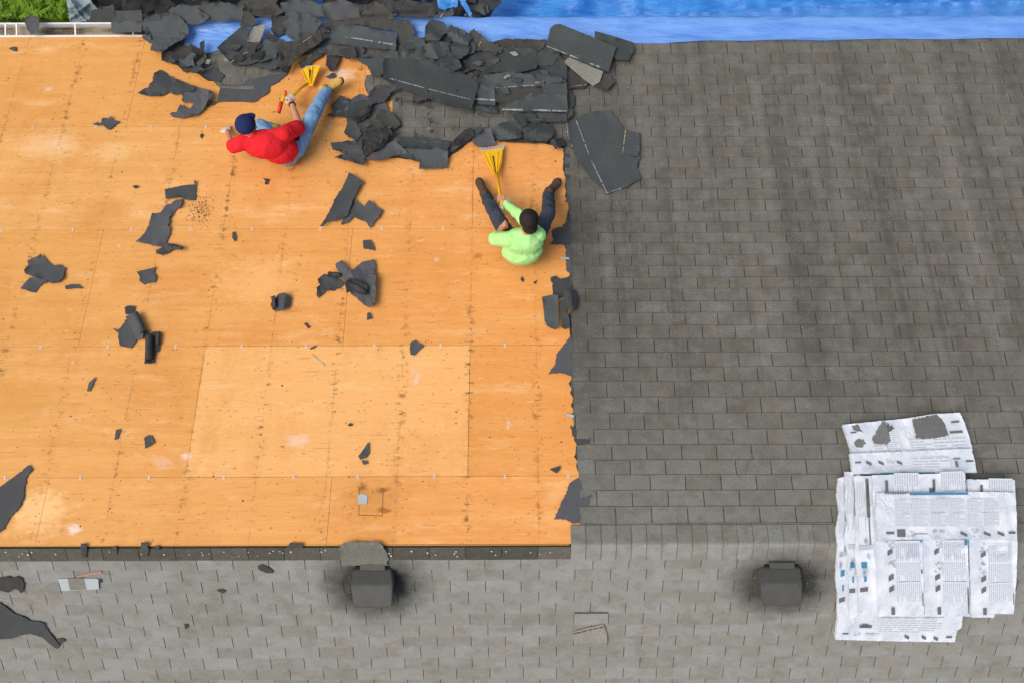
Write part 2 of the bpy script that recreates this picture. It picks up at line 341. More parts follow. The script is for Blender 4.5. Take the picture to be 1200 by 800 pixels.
def sheet(name, pts, h=.012, m='back', surf='roof', warp=.006, lift=.012, tear=.8, folds=(), tilt=(0, 0), thick=.004, parent=None, strips=(), step=None, hole=None, curl=None, stripmat='strip', drop=None):
    """a torn flexible sheet whose outline is given in photo pixels, lying h over a surface"""
    SEED[0] += 1; rng = random.Random(SEED[0] * 7 + 3); sd_ = SEED[0] * 3.7
    ol = torn(pts, tear, rng); xs = [p[0] for p in ol]; ys = [p[1] for p in ol]
    cx, cy = sum(xs) / len(xs), sum(ys) / len(ys); w_, h_ = max(xs) - min(xs), max(ys) - min(ys)
    lift *= min(1, math.sqrt(w_ * h_) / 38); warp *= min(1, .35 + math.sqrt(w_ * h_) / 50)
    st = step or min(7, max(1.6, math.sqrt(w_ * h_) / 8))
    co = [Vector(p) for p in ol]; n = len(co); ed = [(i, (i + 1) % n) for i in range(n)]
    y = min(ys) + st * .6; row = 0
    while y < max(ys):
        x = min(xs) + st * (.5 if row % 2 else .9)
        while x < max(xs):
            if inside(x, y, ol) and min(segdist(x, y, *ol[i], *ol[(i + 1) % n]) for i in range(n)) > st * .35: co.append(Vector((x, y)))
            x += st
        y += st; row += 1
    V2, E2, F2, _, _, _ = delaunay_2d_cdt(co, ed, [], 1, 1e-5)
    def H(x, y):
        v = h + thick + tilt[0] * (x - cx) + tilt[1] * (y - cy)
        v += warp * (noise.noise(Vector((x * .07, y * .07, sd_))) + .5) + warp * .45 * (.5 - abs(noise.noise(Vector((x * .16, y * .16, sd_))))) + warp * .3 * noise.noise(Vector((x * .4, y * .4, sd_)))
        de = min(segdist(x, y, *ol[i], *ol[(i + 1) % n]) for i in range(n))
        v += lift * max(0, 1 - de / 5.) ** 2 * max(0, noise.noise(Vector((x * .1, y * .1, sd_ + 9))) + .25)
        for f in folds:
            d = segdist(x, y, *f[:4]); v += f[4] * max(0, 1 - d / (f[5] * 1.7))
        if curl:  # (x1,y1,x2,y2,k): lifts beyond a line
            x1, y1, x2, y2, kk = curl; L = math.hypot(x2 - x1, y2 - y1); s = ((x - x1) * (y2 - y1) - (y - y1) * (x2 - x1)) / L
            if s > 0: v += kk * s * s
        return (v if h < 0 else max(v, min(h, .004) + thick)) if surf != 'ground' else max(v, .01)
    top = [P(v.x, v.y, H(v.x, v.y), surf) for v in V2]
    if surf == 'roof':      # beyond the eave they rest on the gutter and tarp, not on the falling plane of the roof
        for i, v in enumerate(V2):
            if top[i].y > yE - .03: top[i] = P(v.x, v.y, H(v.x, v.y) + (top[i].y - yE + .03) * math.sin(A) * 1.05 + .012, surf)
    low = []
    for i, v in enumerate(V2):
        nrm = Vector((0, 0, 1)) if surf == 'ground' else (N1 if top[i].y > 0 else N2)
        low.append(top[i] - nrm * (thick if drop is None else drop))
    nv = len(V2); Fs = []
    for f in F2:
        a, b, c = f[:3]
        if (top[b] - top[a]).cross(top[c] - top[a]).z < 0: f = tuple(reversed(f))
        Fs.append(tuple(f)); Fs.append(tuple(i + nv for i in reversed(f)))
    cnt = {}; side_ = []
    for f in Fs[::2]:
        for i in range(len(f)): cnt[(f[i], f[(i + 1) % len(f)])] = 1
    for (a, b) in list(cnt):
        if (b, a) not in cnt:
            q_ = len(top) + len(low) + len(side_); side_ += [top[b], top[a], low[a], low[b]]; Fs.append((q_, q_ + 1, q_ + 2, q_ + 3))
    o = mesh(name, top + low + side_, Fs, m, parent, P(cx, cy, 0, surf), smooth=False)
    for p in o.data.polygons: p.use_smooth = len(p.vertices) == 3 and not folds
    if strips:
        mb = MB()
        for (x1, y1, x2, y2, wd) in strips:
            L = math.hypot(x2 - x1, y2 - y1); nx, ny = -(y2 - y1) / L * wd, (x2 - x1) / L * wd; t = 0.
            while t < 1:
                dt = rng.uniform(.8, 3) / L; t2 = min(1, t + dt)
                if rng.random() < .94:
                    q = []
                    ws = rng.uniform(.25, 1.1)
                    for tt, sg in ((t, -1), (t2, -1), (t2, 1), (t, 1)):
                        xx, yy = x1 + (x2 - x1) * tt + nx * sg * .5 * ws, y1 + (y2 - y1) * tt + ny * sg * .5 * ws
                        q.append(P(xx, yy, H(xx, yy) + .0025, surf))
                    mb.add(q, [(0, 1, 2, 3)])
                t = t2
        if mb.F: mb.build('adhesive_strip', stripmat, o)
    o['_'] = 0; del o['_']
    return o
def scrap(label, pts, cat='scrap', group=None, name='torn_shingle', **k):
    return tag(sheet(name, pts, **k), label, cat, group)
# ------------------------------------------------------------------ ground and house
g = mesh('ground', [(-300, -300, 0), (300, -300, 0), (300, 300, 0), (-300, 300, 0)], [(0, 1, 2, 3)], 'soil'); tag(g, kind='structure')
U_EAVE = UX(600, 41)[1]; XL, XR = -7.2, 7.6
house = empty('house', (0, 0, 0)); tag(house, 'house with half stripped orange plywood roof and grey tabbed shingles', 'house')
mb = MB(); yy = U_EAVE * math.cos(A); ez = RZ - U_EAVE * math.sin(A)
for sy in (1, -1):
    y0 = sy * (yy - .45)
    mb.box((XL + .3, y0 - .08, 0), (XR - XL - .6, 0, 0), (0, .16, 0), (0, 0, ez + .1))
for x0 in (XL + .3, XR - .46):
    V = [(x0, -(yy - .5), 0), (x0, yy - .5, 0), (x0, yy - .5, ez + .1), (x0, 0, RZ - .1), (x0, -(yy - .5), ez + .1)]
    V += [(v[0] + .16, v[1], v[2]) for v in V]
    mb.add(V, [(0, 1, 2, 3, 4), (9, 8, 7, 6, 5)] + [(i, (i + 1) % 5, (i + 1) % 5 + 5, i + 5) for i in range(5)])
mb.build('wall', 'wall', house)
mb = MB()   # fascia boards and a plywood soffit body under both slopes
for s in (1, -1):
    V = [SP(x, u, n, s) for n in (-.16, -.02) for (x, u) in ((XL, .0), (XR, .0), (XR, U_EAVE - .01), (XL, U_EAVE - .01))]
    mb.add(V, [(0, 1, 2, 3), (7, 6, 5, 4), (0, 4, 5, 1), (1, 5, 6, 2), (2, 6, 7, 3), (3, 7, 4, 0)])
mb.build('roof_frame', 'ply_edge', house)
# --- plywood sheets of the stripped slope
rows = [U_EAVE] + [UX(420, y)[1] for y in (148, 268, 405, 558)] + [.0]
rng = random.Random(5)
CUT_X = UX(672, 400)[0]
def plysheet(x0, x1, u0, u1, tint):
    g_ = rng.uniform(.0008, .003); V = []
    for n in (-.015, .0):
        V += [SP(x0 + g_ / 2, u0 - g_ / 2, n), SP(x1 - g_ / 2, u0 - g_ / 2, n), SP(x1 - g_ / 2, u1 + g_ / 2, n), SP(x0 + g_ / 2, u1 + g_ / 2, n)]
    o = mesh('plywood_sheet', V, [(3, 2, 1, 0), (4, 5, 6, 7), (0, 1, 5, 4), (1, 2, 6, 5), (2, 3, 7, 6), (3, 0, 4, 7)], ['ply', 'ply_edge'], house, mi=[1, 0, 1, 1, 1, 1])
    o.color = (tint, rng.random() * .9, 0, 1); return o
for r in range(5):
    u0, u1 = rows[r], rows[r + 1]
    first = -.387 - 2.44 * 3 if r in (1, 3) else -1.56 - 2.44 * 2 - 2.44
    x = first
    while x < XR:
        x0, x1 = max(x, XL), min(x + 2.44, XR)
        if x1 - x0 > .1:
            t = .85 if (r == 3 and abs(x + 2.827) < .05) else (.25 if r == 4 and x < -3 else rng.random() * .18)
            if x0 < 1.6: plysheet(x0, x1, u0, u1, t)
            else: plysheet(x0, x1, u0, u1, t)
        x += 2.44
# golden cut edge along the ridge
mb = MB(); q0 = P(-60, 640.5); 
mb.add([P(-300, 639.5, .003), P(667, 637.3, .003), P(667, 638.2, .003), P(-300, 640.6, .003)], [(0, 3, 2, 1)])
mb.build('ridge_cut_edge', 'ply_gold', house)
# patched square cut in the bottom row: two saw lines, and a white tag
mb = MB()
for a, b in (((421, 571), (420.5, 603)), ((449, 571), (448, 603)), ((420, 603), (449, 604))):
    A0, B0 = Vector(a), Vector(b); nn = Vector((-(B0 - A0).y, (B0 - A0).x)).normalized() * .45
    mb.add([P(*(A0 + nn), .0012), P(*(B0 + nn), .0012), P(*(B0 - nn), .0012), P(*(A0 - nn), .0012)], [(0, 1, 2, 3)])
mb.build('saw_line', 'ply_edge', house)['kind'] = 'stuff'
tag(sheet('paper_tag', [(419, 580), (424, 578), (431, 580), (430, 590), (420, 591)], h=.002, m='label_white', tear=.3, thick=.002, warp=.003), 'small white paper scrap on the plywood above the left roof vent', 'paper')
# H clips midway between rafters on every seam
clipme = None
for si, yv in enumerate((148, 268, 405, 558)):
    u = rows[si + 1]; x = -.387 + .305 - .61 * 11 
    while x < .75:
        if x > XL + .2:
            if clipme is None:
                b2 = MB(); b2.box((-.011, -.016, 0), (.022, 0, 0), (0, .010, 0), (0, 0, .003)); b2.box((-.011, .005, 0), (.022, 0, 0), (0, .009, 0), (0, 0, .003)); b2.box((-.004, -.008, 0), (.008, 0, 0), (0, .015, 0), (0, 0, .0025))
                clipme = bpy.data.meshes.new('panel_clip'); clipme.from_pydata([tuple(v) for v in b2.V], [], b2.F); clipme.materials.append(M['nail'])
            o = bpy.data.objects.new('panel_clip', clipme); C.objects.link(o); o.parent = house; o.location = SP(x + rng.uniform(-.05, .05), u, .0005); o.rotation_euler = (-A, 0, rng.uniform(-.3, .3))
        x += .61
# nails: lines along the rafters and at random, one part
mb = MB()
def disc(c, nrm, r, seg=6):
    a = nrm.orthogonal().normalized(); b = nrm.cross(a)
    mb.add([c + (a * math.cos(6.283 * j / seg) + b * math.sin(6.283 * j / seg)) * r for j in range(seg)], [tuple(range(seg))])
for i in range(-11, 3):
    x = -.387 + .61 * i; u = .1
    while u < U_EAVE - .05:
        disc(SP(x + rng.gauss(0, .006), u, .002), N1, .0042); u += rng.uniform(.1, .2)
for i in range(900): disc(SP(rng.uniform(XL, .6), rng.uniform(.05, U_EAVE - .03), .002), N1, rng.uniform(.002, .0045))
mb.build('deck_nail', 'rust', house)['kind'] = 'stuff'
mb = MB()
for i in range(170): disc(SP(rng.uniform(XL, .6), rng.uniform(.05, U_EAVE - .03), .003), N1, rng.uniform(.003, .006))
for i in range(40): disc(P(rng.uniform(0, 668), rng.uniform(644, 652), .02, 'back'), N2, rng.uniform(.004, .009))
mb.build('bright_nail', 'nail', house)['kind'] = 'stuff'
# --- shingles
REG = [(1500, -40), (1500, 760), (1500, 618), (680, 613), (679, 600), (680, 575), (678, 555), (675, 530), (676, 505), (672, 495), (672, 470), (669, 450), (672, 440), (669, 420), (671, 395), (668, 370), (669, 340), (668, 300), (668, 270), (666, 240), (662, 205), (662, 188), (663, 172), (640, 166), (600, 163), (560, 163), (540, 172), (528, 180), (524, 186), (460, 184), (440, 178), (418, 165), (430, 140), (447, 136), (460, 132), (460, 118), (443, 117), (432, 112), (428, 98), (430, 90), (446, 86), (446, 72), (420, 66), (385, 60), (345, 66), (337, 84), (318, 90), (300, 94), (298, 106), (278, 106), (258, 104), (250, 96), (230, 84), (215, 78), (198, 70), (190, 62), (185, 50), (175, 48), (170, 42), (168, 30), (168, -40)]
REG = [REG[0]] + REG[2:]
REGW = [UX(*p) for p in REG]; REGW[0] = (XR + 3, U_EAVE + 2); REGW[1] = (XR + 3, -.2)
REGW = [(x, max(u, .03)) if i > 1 else (x, u) for i, (x, u) in enumerate(REGW)]
ROW1 = [41, 51.2, 63.6, 76, 88.6, 100.2, 112, 124, 137.2, 149.4, 161, 173.2, 184.9, 197.6, 210, 221.6, 235, 248, 260.4, 273, 285.2, 298.8, 312, 325.4, 338.5, 353, 366.4, 381.4, 397.2, 412.6, 429.6, 446.2, 464.8, 483.5, 502.2, 520.4, 538, 555.4, 573.4, 592.4, 611.5]
J1 = [1160, 1148, 1168, 1154.5, 1142, 1163, 1149.5, 1136, 1157, 1143, 1163.5, 1149.5, 1135, 1157, 1142, 1163, 1148.6, 1133, 1155.6, 1141, 1162.6, 1148, 1170.5, 1155, 1139.5, 1162.8, 1147, 1131, 1154.5, 1138.6, 1163, 1147, 1131, 795, 777, 798.5, 779.5, 803, 782.6, 805.5]
ROW2 = [640, 653.2, 664.4, 678, 691.6, 704, 716.4, 730, 743, 755, 767.5, 780.4, 793, 806]
J2 = [800, 821, 799, 818, 796, 814.5, 794, 813, 791.7, 810, 789, 808, 787]
TAB = .3048
tabs = []     # (x0,x1,u_lo(butt),u_hi(upper),side,tint)
trng = random.Random(11)
def row_tabs(xj, ub, ut, side):
    x = xj - math.ceil((xj - XL) / TAB) * TAB
    while x < XR:
        x0, x1 = max(x, XL), min(x + TAB, XR)
        if x1 - x0 > .03: tabs.append((x0 + (.0026 if side > 0 else .0018), x1 - (.0026 if side > 0 else .0018), ub + trng.uniform(-.002, .002), ut, side, trng.random()))
        x += TAB
for i in range(len(ROW1) - 1):
    ub, ut = UX(900, ROW1[i])[1], UX(900, ROW1[i + 1])[1]
    if i == 0: ub = U_EAVE + .01
    row_tabs(UX(J1[i], (ROW1[i] + ROW1[i + 1]) / 2)[0], ub, ut, 1)
row_tabs(UX(783, 613)[0], UX(900, 612.2)[1], UX(900, 612.2)[1] - .022, 1)
ulast = 0; jx = 0
for i in range(len(ROW2) - 1):
    ut, ub = UX(800, ROW2[i], -1)[1], UX(800, ROW2[i + 1], -1)[1]
    jx = UX(J2[i], (ROW2[i] + ROW2[i + 1]) / 2, -1)[0]; row_tabs(jx, ub, ut, -1); ulast = ub
while ulast < U_EAVE - .02:
    jx += TAB / 2 * 1.03; row_tabs(jx, min(ulast + .127, U_EAVE + .01), ulast, -1); ulast += .127
def clip_poly(poly, x0, x1, u0, u1):
    for ax, lim, sg in ((0, x0, 1), (0, x1, -1), (1, u0, 1), (1, u1, -1)):
        out = []
        for i in range(len(poly)):
            a, b = poly[i - 1], poly[i]; da, db = (a[ax] - lim) * sg, (b[ax] - lim) * sg
            if (da >= 0) != (db >= 0):
                t = da / (da - db); out.append((a[0] + (b[0] - a[0]) * t, a[1] + (b[1] - a[1]) * t))
            if db >= 0: out.append(b)
        poly = out
        if len(poly) < 3: return []
    return poly
def tab_geo(x0, x1, ub, ut, side, jit):
    """full tab: top face, dark bevel on the butt and the ends"""
    b = .0032 if side > 0 else .0012; e = .0008; u2 = ut - (.02 if ub - ut > .04 else 0); nb, nu = .0150 + jit, .0085 + jit * .5
    def n(u): return nu + (nb - nu) * (u - u2) / (ub - u2)
    T_ = [(x0 + e, u2), (x1 - e, u2), (x1 - e, ub - b), (x0 + e, ub - b)]; B_ = [(x0, u2), (x1, u2), (x1, ub), (x0, ub)]
    V = [SP(x, u, n(u), side) for x, u in T_] + [SP(x, u, n(u) - .0015, side) for x, u in B_] + [SP(x, u, n(u) - .0055, side) for x, u in B_]
    Fs = [(0, 1, 2, 3)] + [(i, i + 4, (i + 1) % 4 + 4, (i + 1) % 4) for i in range(4)] + [(i + 4, i + 8, (i + 1) % 4 + 8, (i + 1) % 4 + 4) for i in range(4)]
    if side > 0: Fs = [tuple(reversed(f)) for f in Fs]
    return V, Fs, [0] + [1] * 8
full = []; edgy = []
def rect_state(x0, x1, ub, ut):
    cs = [(x0, ub), (x1, ub), (x0, ut), (x1, ut), ((x0 + x1) / 2, (ub + ut) / 2), ((x0 + x1) / 2, ub), ((x0 + x1) / 2, ut)]
    k_ = sum(inside(x, u, REGW) for x, u in cs); return k_ / len(cs)
# places where a slope-two or ridge tab has come off, in pixels
for t in tabs:
    x0, x1, ub, ut, side, tint = t
    if side > 0:
        s = rect_state(x0, x1, ub - .003, ut + .003)
        if s == 0: 
            if not clip_poly(REGW, x0, x1, ut, ub): continue
            edgy.append(t); continue
        if s < 1: edgy.append(t); continue
    full.append(t)
def pixarea(t):
    x0, x1, ub, ut, side, _ = t; c = SP((x0 + x1) / 2, (ub + ut) / 2, 0, side) - CAM
    dz = -c.dot(back); px, py = 600 + F * c.dot(cr) / dz, 400 - F * c.dot(cu) / dz
    vis = -15 < px < 1215 and 20 < py < 810 and not (980 < px < 1192 and 500 < py < 740)
    N = N1 if side > 0 else N2
    return (x1 - x0) * (ub - ut) * abs(N.dot(c.normalized())) / dz ** 2 if vis else 0
full.sort(key=pixarea, reverse=True)
xcut = UX(668.5, 646, -1)[0]; band = [t for t in full if t[4] < 0 and t[3] < .05 and t[0] < xcut]; full = [t for t in full if t not in band]
big, rest = full[:300], full[300:]
for t in big:
    x0, x1, ub, ut, side, tint = t
    V, Fs, mi = tab_geo(x0, x1, ub, ut, side, (tint * 7 % 1) * .002)
    o = mesh('shingle', V, Fs, ['shingle', 'edge'], house, mi=mi); o.color = (tint, tint, tint, 1)
for t in band:      # old course that the ridge caps used to cover
    x0, x1, ub, ut, side, tint = t; V, Fs, mi = tab_geo(x0, min(x1, xcut), ub, ut + .012, side, 0)
    mesh('uncovered_shingle', V, Fs, ['oldcourse', 'edge'], house, mi=mi)
mb = MB(); tints = []
for t in rest:
    V, Fs, mi = tab_geo(*t[:5], (t[5] * 7 % 1) * .002); n0 = len(mb.F); mb.add(V, Fs); mb.mi[n0:] = mi; tints += [t[5]] * len(V)
for t in edgy:
    x0, x1, ub, ut, side, tint = t; poly = clip_poly(REGW, x0, x1, ut - .015, ub)
    if len(poly) < 3: continue
    ar = sum(poly[i - 1][0] * poly[i][1] - poly[i][0] * poly[i - 1][1] for i in range(len(poly)))
    if abs(ar) < 1e-4: continue
    if ar > 0: poly = poly[::-1]
    n_ = len(poly); V = [SP(x, u, .009 + .006 * (u - ut) / (ub - ut), side) for x, u in poly] + [SP(x, u, .004, side) for x, u in poly]
    if (V[1] - V[0]).cross(V[2] - V[1]).z < 0 and n_ == 4: pass
    Fs = [tuple(range(n_))] + [(i, i + n_, (i + 1) % n_ + n_, (i + 1) % n_) for i in range(n_)]
    n0 = len(mb.F); mb.add(V, Fs); mb.mi[n0:] = [0] + [1] * n_; tints += [tint] * len(V)
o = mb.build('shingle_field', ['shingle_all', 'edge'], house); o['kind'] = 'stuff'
at = o.data.attributes.new('tint', 'FLOAT', 'POINT'); at.data.foreach_set('value', tints)
# underlay sheet under the remaining shingles, cut a little wider than them
def flat_region(name, polyw, n, m, side=1, thick=.0025):
    V2, _, F2, _, _, _ = delaunay_2d_cdt([Vector(p) for p in polyw], [(i, (i + 1) % len(polyw)) for i in range(len(polyw))], [], 1, 1e-5)
    V = [SP(v.x, v.y, n, side) for v in V2] + [SP(v.x, v.y, n - thick, side) for v in V2]; k_ = len(V2); Fs = []
    for f in F2:
        a, b, c = [V[i] for i in f[:3]]
        Fs.append(tuple(f) if (b - a).cross(c - a).z > 0 else tuple(reversed(f)))
    bd = {(f[i], f[(i + 1) % len(f)]) for f in Fs for i in range(len(f))}
    for (a, b) in list(bd):
        if (b, a) not in bd: Fs.append((b, a, a + k_, b + k_))
    return mesh(name, V, Fs, m, house)
rng = random.Random(21)
uw = []
pxs = REG[2:]
for i in range(len(pxs) - 1):
    a, b = Vector(pxs[i]), Vector(pxs[i + 1]); L = (b - a).length; nn = Vector(((b - a).y, -(b - a).x)).normalized() * -1
    for j in range(max(1, int(L / 5))):
        q = a.lerp(b, j / max(1, int(L / 5)))
        if q.x < 1190 and q.y < 611 and q.y > 50: q = q - nn * rng.uniform(-.5, 3.2) * (1 if q.x < 690 else 0)
        uw.append(tuple(q))
uww = [UX(*p) for p in uw if p[0] < 1400]
uww = [(min(x, XR - .01), max(.02, min(u, U_EAVE - .004))) for x, u in uww]
uww = [(XR - .01, U_EAVE - .004), (XR - .01, .02)] + uww
o_u = flat_region('underlayment', [p for i, p in enumerate(uww) if i == 0 or p != uww[i - 1]], .0042, 'base')
V = [SP(XL, .0, .003, -1), SP(XR, .0, .003, -1), SP(XR, U_EAVE, .003, -1), SP(XL, U_EAVE, .003, -1)]
mesh('underlayment', V, [(3, 2, 1, 0)], 'base', house)
# --- ridge caps
x = UX(669, 635)[0]; i = 0
cme = None
while x < XR - .1:
    if cme is None:
        V = []
        for xx, nn in ((0, .021), (.127 - .004, .027), (.16, .022)):
            for s, uu in ((1, .150), (1, .012), (-1, .012), (-1, .158)):
                q = SP(xx, uu, nn if nn != .021 else .021, s) - RIDGE; V.append(q)
        V += [v - Vector((0, 0, .006)) for v in V]
        Fs = [(r * 4 + c, r * 4 + c + 1, r * 4 + c + 5, r * 4 + c + 4) for r in range(1) for c in range(3)]
        Fs = [tuple(reversed(f)) for f in Fs]
        n_ = 12; bd = [0, 1, 2, 3, 7, 6, 5, 4]
        Fs += [(bd[j], bd[(j + 1) % 8], bd[(j + 1) % 8] + n_, bd[j] + n_) for j in range(8)]
        V2 = V; keep = [0, 1, 2, 3, 4, 5, 6, 7, 12, 13, 14, 15, 16, 17, 18, 19]; rm = {k_: j for j, k_ in enumerate(keep)}
        cme = bpy.data.meshes.new('ridge_cap_shingle'); cme.from_pydata([tuple(V2[k_]) for k_ in keep], [], [tuple(rm[q] for q in f) for f in Fs])
        cme.materials.append(M['shingle']); cme.materials.append(M['edge'])
        cme.polygons.foreach_set('material_index', [0] * 3 + [1] * 8)
    o = bpy.data.objects.new('ridge_cap_shingle', cme); C.objects.link(o); o.parent = house; o.location = RIDGE + Vector((x, 0, .001 * (i % 2)))
    tt = trng.random(); o.color = (tt, tt, tt, 1); x += .127; i += 1
for pts in ([(94, 641), (95, 636), (101, 637), (102, 642), (101, 653), (97, 653)], [(165, 640), (165, 635), (173, 635), (174, 645), (172, 652), (166, 645)], [(182, 643), (182, 638), (187, 640), (186, 645)], [(337, 641), (340, 635), (354, 636), (355, 642)], [(131, 643), (133, 639), (137, 641), (137, 650)]):
    sheet('torn_cap_remnant', pts, h=.018, m='brown', surf='roof', tear=.5, parent=house)
sheet('torn_cap_remnant', [(398, 638), (404, 635), (413, 633), (430, 635), (443, 634), (449, 640), (454, 648), (454, 662), (400, 662), (399, 650)], h=.022, m='lightgran', surf='roof', tear=.9, folds=[(398, 640, 452, 640, .02, 6)], parent=house, warp=.004)['label'] = 'grey torn ridge piece above the left roof vent'
# sparkle of missing granules, white sheds of glue on roof seams
# --- vents
def vent(cx, cy):
    v = empty('roof_vent', P(cx, cy, 0, 'back')); v.parent = house; v['label'] = 'square dark metal box vent in a dark sooty halo'
    dx, dy = cx - 437, cy - 684
    q = lambda x, y, h: P(x + dx, y + dy, h, 'back')
    mb = MB()
    top = [q(413, 668, .05), q(458, 668, .05), q(460, 685, .17), q(411.5, 685, .17), q(414, 710, .215), q(459, 710, .215), q(415, 712, .18), q(458, 712, .18)]
    lowp = [t - N2 * (h - .03) for t, h in zip(top, (.05, .05, .17, .17, .215, .215, .18, .18))]
    V = top + lowp
    mb.add(V, [(1, 0, 3, 2), (2, 3, 4, 5), (5, 4, 6, 7), (0, 1, 9, 8), (1, 2, 10, 9), (2, 5, 13, 10), (5, 7, 15, 13), (7, 6, 14, 15), (6, 4, 12, 14), (4, 3, 11, 12), (3, 0, 8, 11)])
    h = mb.build('hood', 'vent', v); bm = bmesh.new(); bm.from_mesh(h.data); bmesh.ops.recalc_face_normals(bm, faces=bm.faces)
    bmesh.ops.bevel(bm, geom=[e for e in bm.edges if e.calc_face_angle(0) > .2], offset=.005, segments=2, affect='EDGES', clamp_overlap=True); bm.to_mesh(h.data); bm.free()
    mb = MB(); a, b, c, d = q(422, 661, .035), q(451, 661, .035), q(451, 671, .052), q(422, 671, .052); lw = [p - N2 * .03 for p in (a, b, c, d)]
    mb.add([a, b, c, d] + lw, [(1, 0, 3, 2), (0, 1, 5, 4), (1, 2, 6, 5), (2, 3, 7, 6), (3, 0, 4, 7)]); mb.build('throat', 'vent', v)
    mb = MB(); a, b, c, d = q(416, 664, .03), q(456, 664, .03), q(456, 708, .03), q(416, 708, .03)
    lw = [p - N2 * .018 for p in (a, b, c, d)]; mb.add([a, b, c, d] + lw, [(1, 0, 3, 2), (0, 1, 5, 4), (1, 2, 6, 5), (2, 3, 7, 6), (3, 0, 4, 7)]); mb.build('base_flange', 'vent_dark', v)
    for x_ in (415, 457):
        mb = MB(); c0 = q(x_, 688, .195); aa = N2.orthogonal().normalized(); bb = N2.cross(aa)
        mb.add([c0 + (aa * math.cos(t * 1.047) + bb * math.sin(t * 1.047)) * .006 for t in range(6)], [tuple(range(6))]); mb.build('rivet', 'vent_dark', v)
    return v
for vx, vy in VENTS: vent(vx, vy)
# --- gutter
yE = yy
gut = empty('gutter', (0, yE, ez)); gut.parent = house; gut['label'] = 'white eaves gutter with hanger straps'
mb = MB(); pr = [(.0, .01), (.006, .01), (.006, -.085), (.115, -.085), (.128, .0), (.136, .008), (.142, .008), (.142, 0.0), (.122, -.095), (-.0, -.095)]
V = [(x, yE + .008 + a, ez - .012 + b) for x in (XL, XR) for a, b in pr]; n_ = len(pr)
mb.add(V, [(i, (i + 1) % n_, (i + 1) % n_ + n_, i + n_) for i in range(n_)] + [tuple(range(n_))[::-1], tuple(range(n_, 2 * n_))]); mb.build('trough', 'white', gut)
for px_ in (3, 12, 25, 93, 160, 236, 310, 390, 466, 540, 620, 700):
    x = P(px_, 34, -.04).x; mb = MB(); mb.box((x - .007, yE + .01, ez - .014), (.014, 0, 0), (0, .128, 0), (0, 0, .008)); mb.build('hanger_strap', 'white', gut)
mb = MB(); random.seed(4)
nx = 160
for i in range(nx + 1):
    x = XL + .01 + (XR - XL - .02) * i / nx
    for j in range(4): mb.V.append(Vector((x, yE + .016 + .034 * j, ez - .075 + .02 * noise.noise(Vector((x * 6, j * .9, 0))))))
for i in range(nx):
    for j in range(3): mb.F.append((i * 4 + j, (i + 1) * 4 + j, (i + 1) * 4 + j + 1, i * 4 + j + 1)); mb.mi.append(0)
mb.build('gutter_silt', 'silt', gut, smooth=True)['kind'] = 'stuff'
mb = MB(); mb.box(SP(XL, U_EAVE - .012, .0005), (XR - XL, 0, 0), SP(0, .022, 0) - SP(0, 0, 0), N1 * .003); mb.build('drip_edge', 'white', house)
# attached felt remnants along the torn edge
for pts in ([(665, 250), (668, 262), (669, 287), (643, 286), (649, 281), (646, 271), (655, 266), (662, 262)], [(662, 287), (669, 287), (669, 322), (664, 318), (663, 305)], [(645, 326), (651, 323), (657, 327), (665, 325), (671, 320), (671, 346), (660, 349), (651, 350), (648, 342), (647, 335)],
            [(643, 438), (650, 427), (652, 415), (662, 402), (670, 391), (673, 441), (655, 436)], [(649, 608), (657, 590), (665, 574), (667, 566), (680, 557), (683, 580), (694, 578), (690, 592), (682, 600), (680, 612), (671, 613), (663, 608)],
            [(668, 498), (684, 506), (693, 508), (692, 519), (676, 520), (670, 506)], [(664, 212), (670, 215), (669, 240), (662, 236), (665, 228)], [(660, 165), (668, 180), (668, 212), (661, 205)]):
    sheet('underlayment_remnant', pts, h=.006, m='felt', tear=.9, parent=house, warp=.003, lift=.004)
sheet('underlayment_remnant', [(258, 95), (270, 90), (300, 92), (310, 84), (338, 82), (336, 88), (325, 97), (317, 101), (315, 108), (298, 120), (280, 119), (265, 119), (254, 120), (246, 127), (242, 124), (247, 119), (254, 118), (257, 108)], h=.004, m='felt', parent=house, warp=.003)['label'] = 'slate felt still nailed above the man in red'
sheet('underlayment_remnant', [(0, 570), (18, 557), (34, 544), (38, 549), (30, 561), (31, 566), (28, 572), (29, 580), (24, 592), (12, 606), (4, 620), (-30, 640), (-30, 590)], h=.004, m='felt', parent=house, warp=.003, tear=.7)['label'] = 'pointed slate felt at the left edge of the plywood'
print('roof done')
#--NEXT--
# ------------------------------------------------------------------ loose scraps on the plywood
def D(label, pts, **k):
    k.setdefault('m', 'felt'); k.setdefault('surf', 'roof'); k.setdefault('h', .003); k.setdefault('warp', .012); k.setdefault('lift', .03)
    return scrap(label, pts, **k)
D('small grey winged scrap on the plywood left of the man in the cap', [(108, 145), (119, 143), (121, 138), (127, 139), (130, 136), (133, 141), (140, 142), (134, 148), (127, 152), (121, 147), (113, 147)])
D('tiny grey chip near the white gutter at the upper left', [(10, 57), (15, 55), (19, 55), (19, 60), (16, 60)], tear=.3)
D('long jagged slate felt piece pointing left above the winged scrap', [(161, 109), (172, 103), (179, 95), (180, 86), (189, 82), (196, 86), (203, 92), (213, 95), (222, 99), (233, 103), (226, 107), (218, 107), (214, 110), (205, 111), (198, 108), (189, 113), (184, 112), (176, 113), (168, 111)], folds=[(180, 98, 225, 104, .02, 8)])
D('hooked grey felt piece curling between the jagged piece and the cap', [(214, 108), (222, 105), (233, 103), (240, 104), (250, 108), (249, 114), (243, 119), (239, 128), (232, 135), (222, 136), (213, 139), (202, 137), (199, 133), (207, 131), (211, 122), (217, 126), (224, 127), (226, 121), (215, 120), (214, 114)], h=.018, folds=[(244, 106, 243, 118, .05, 4)])
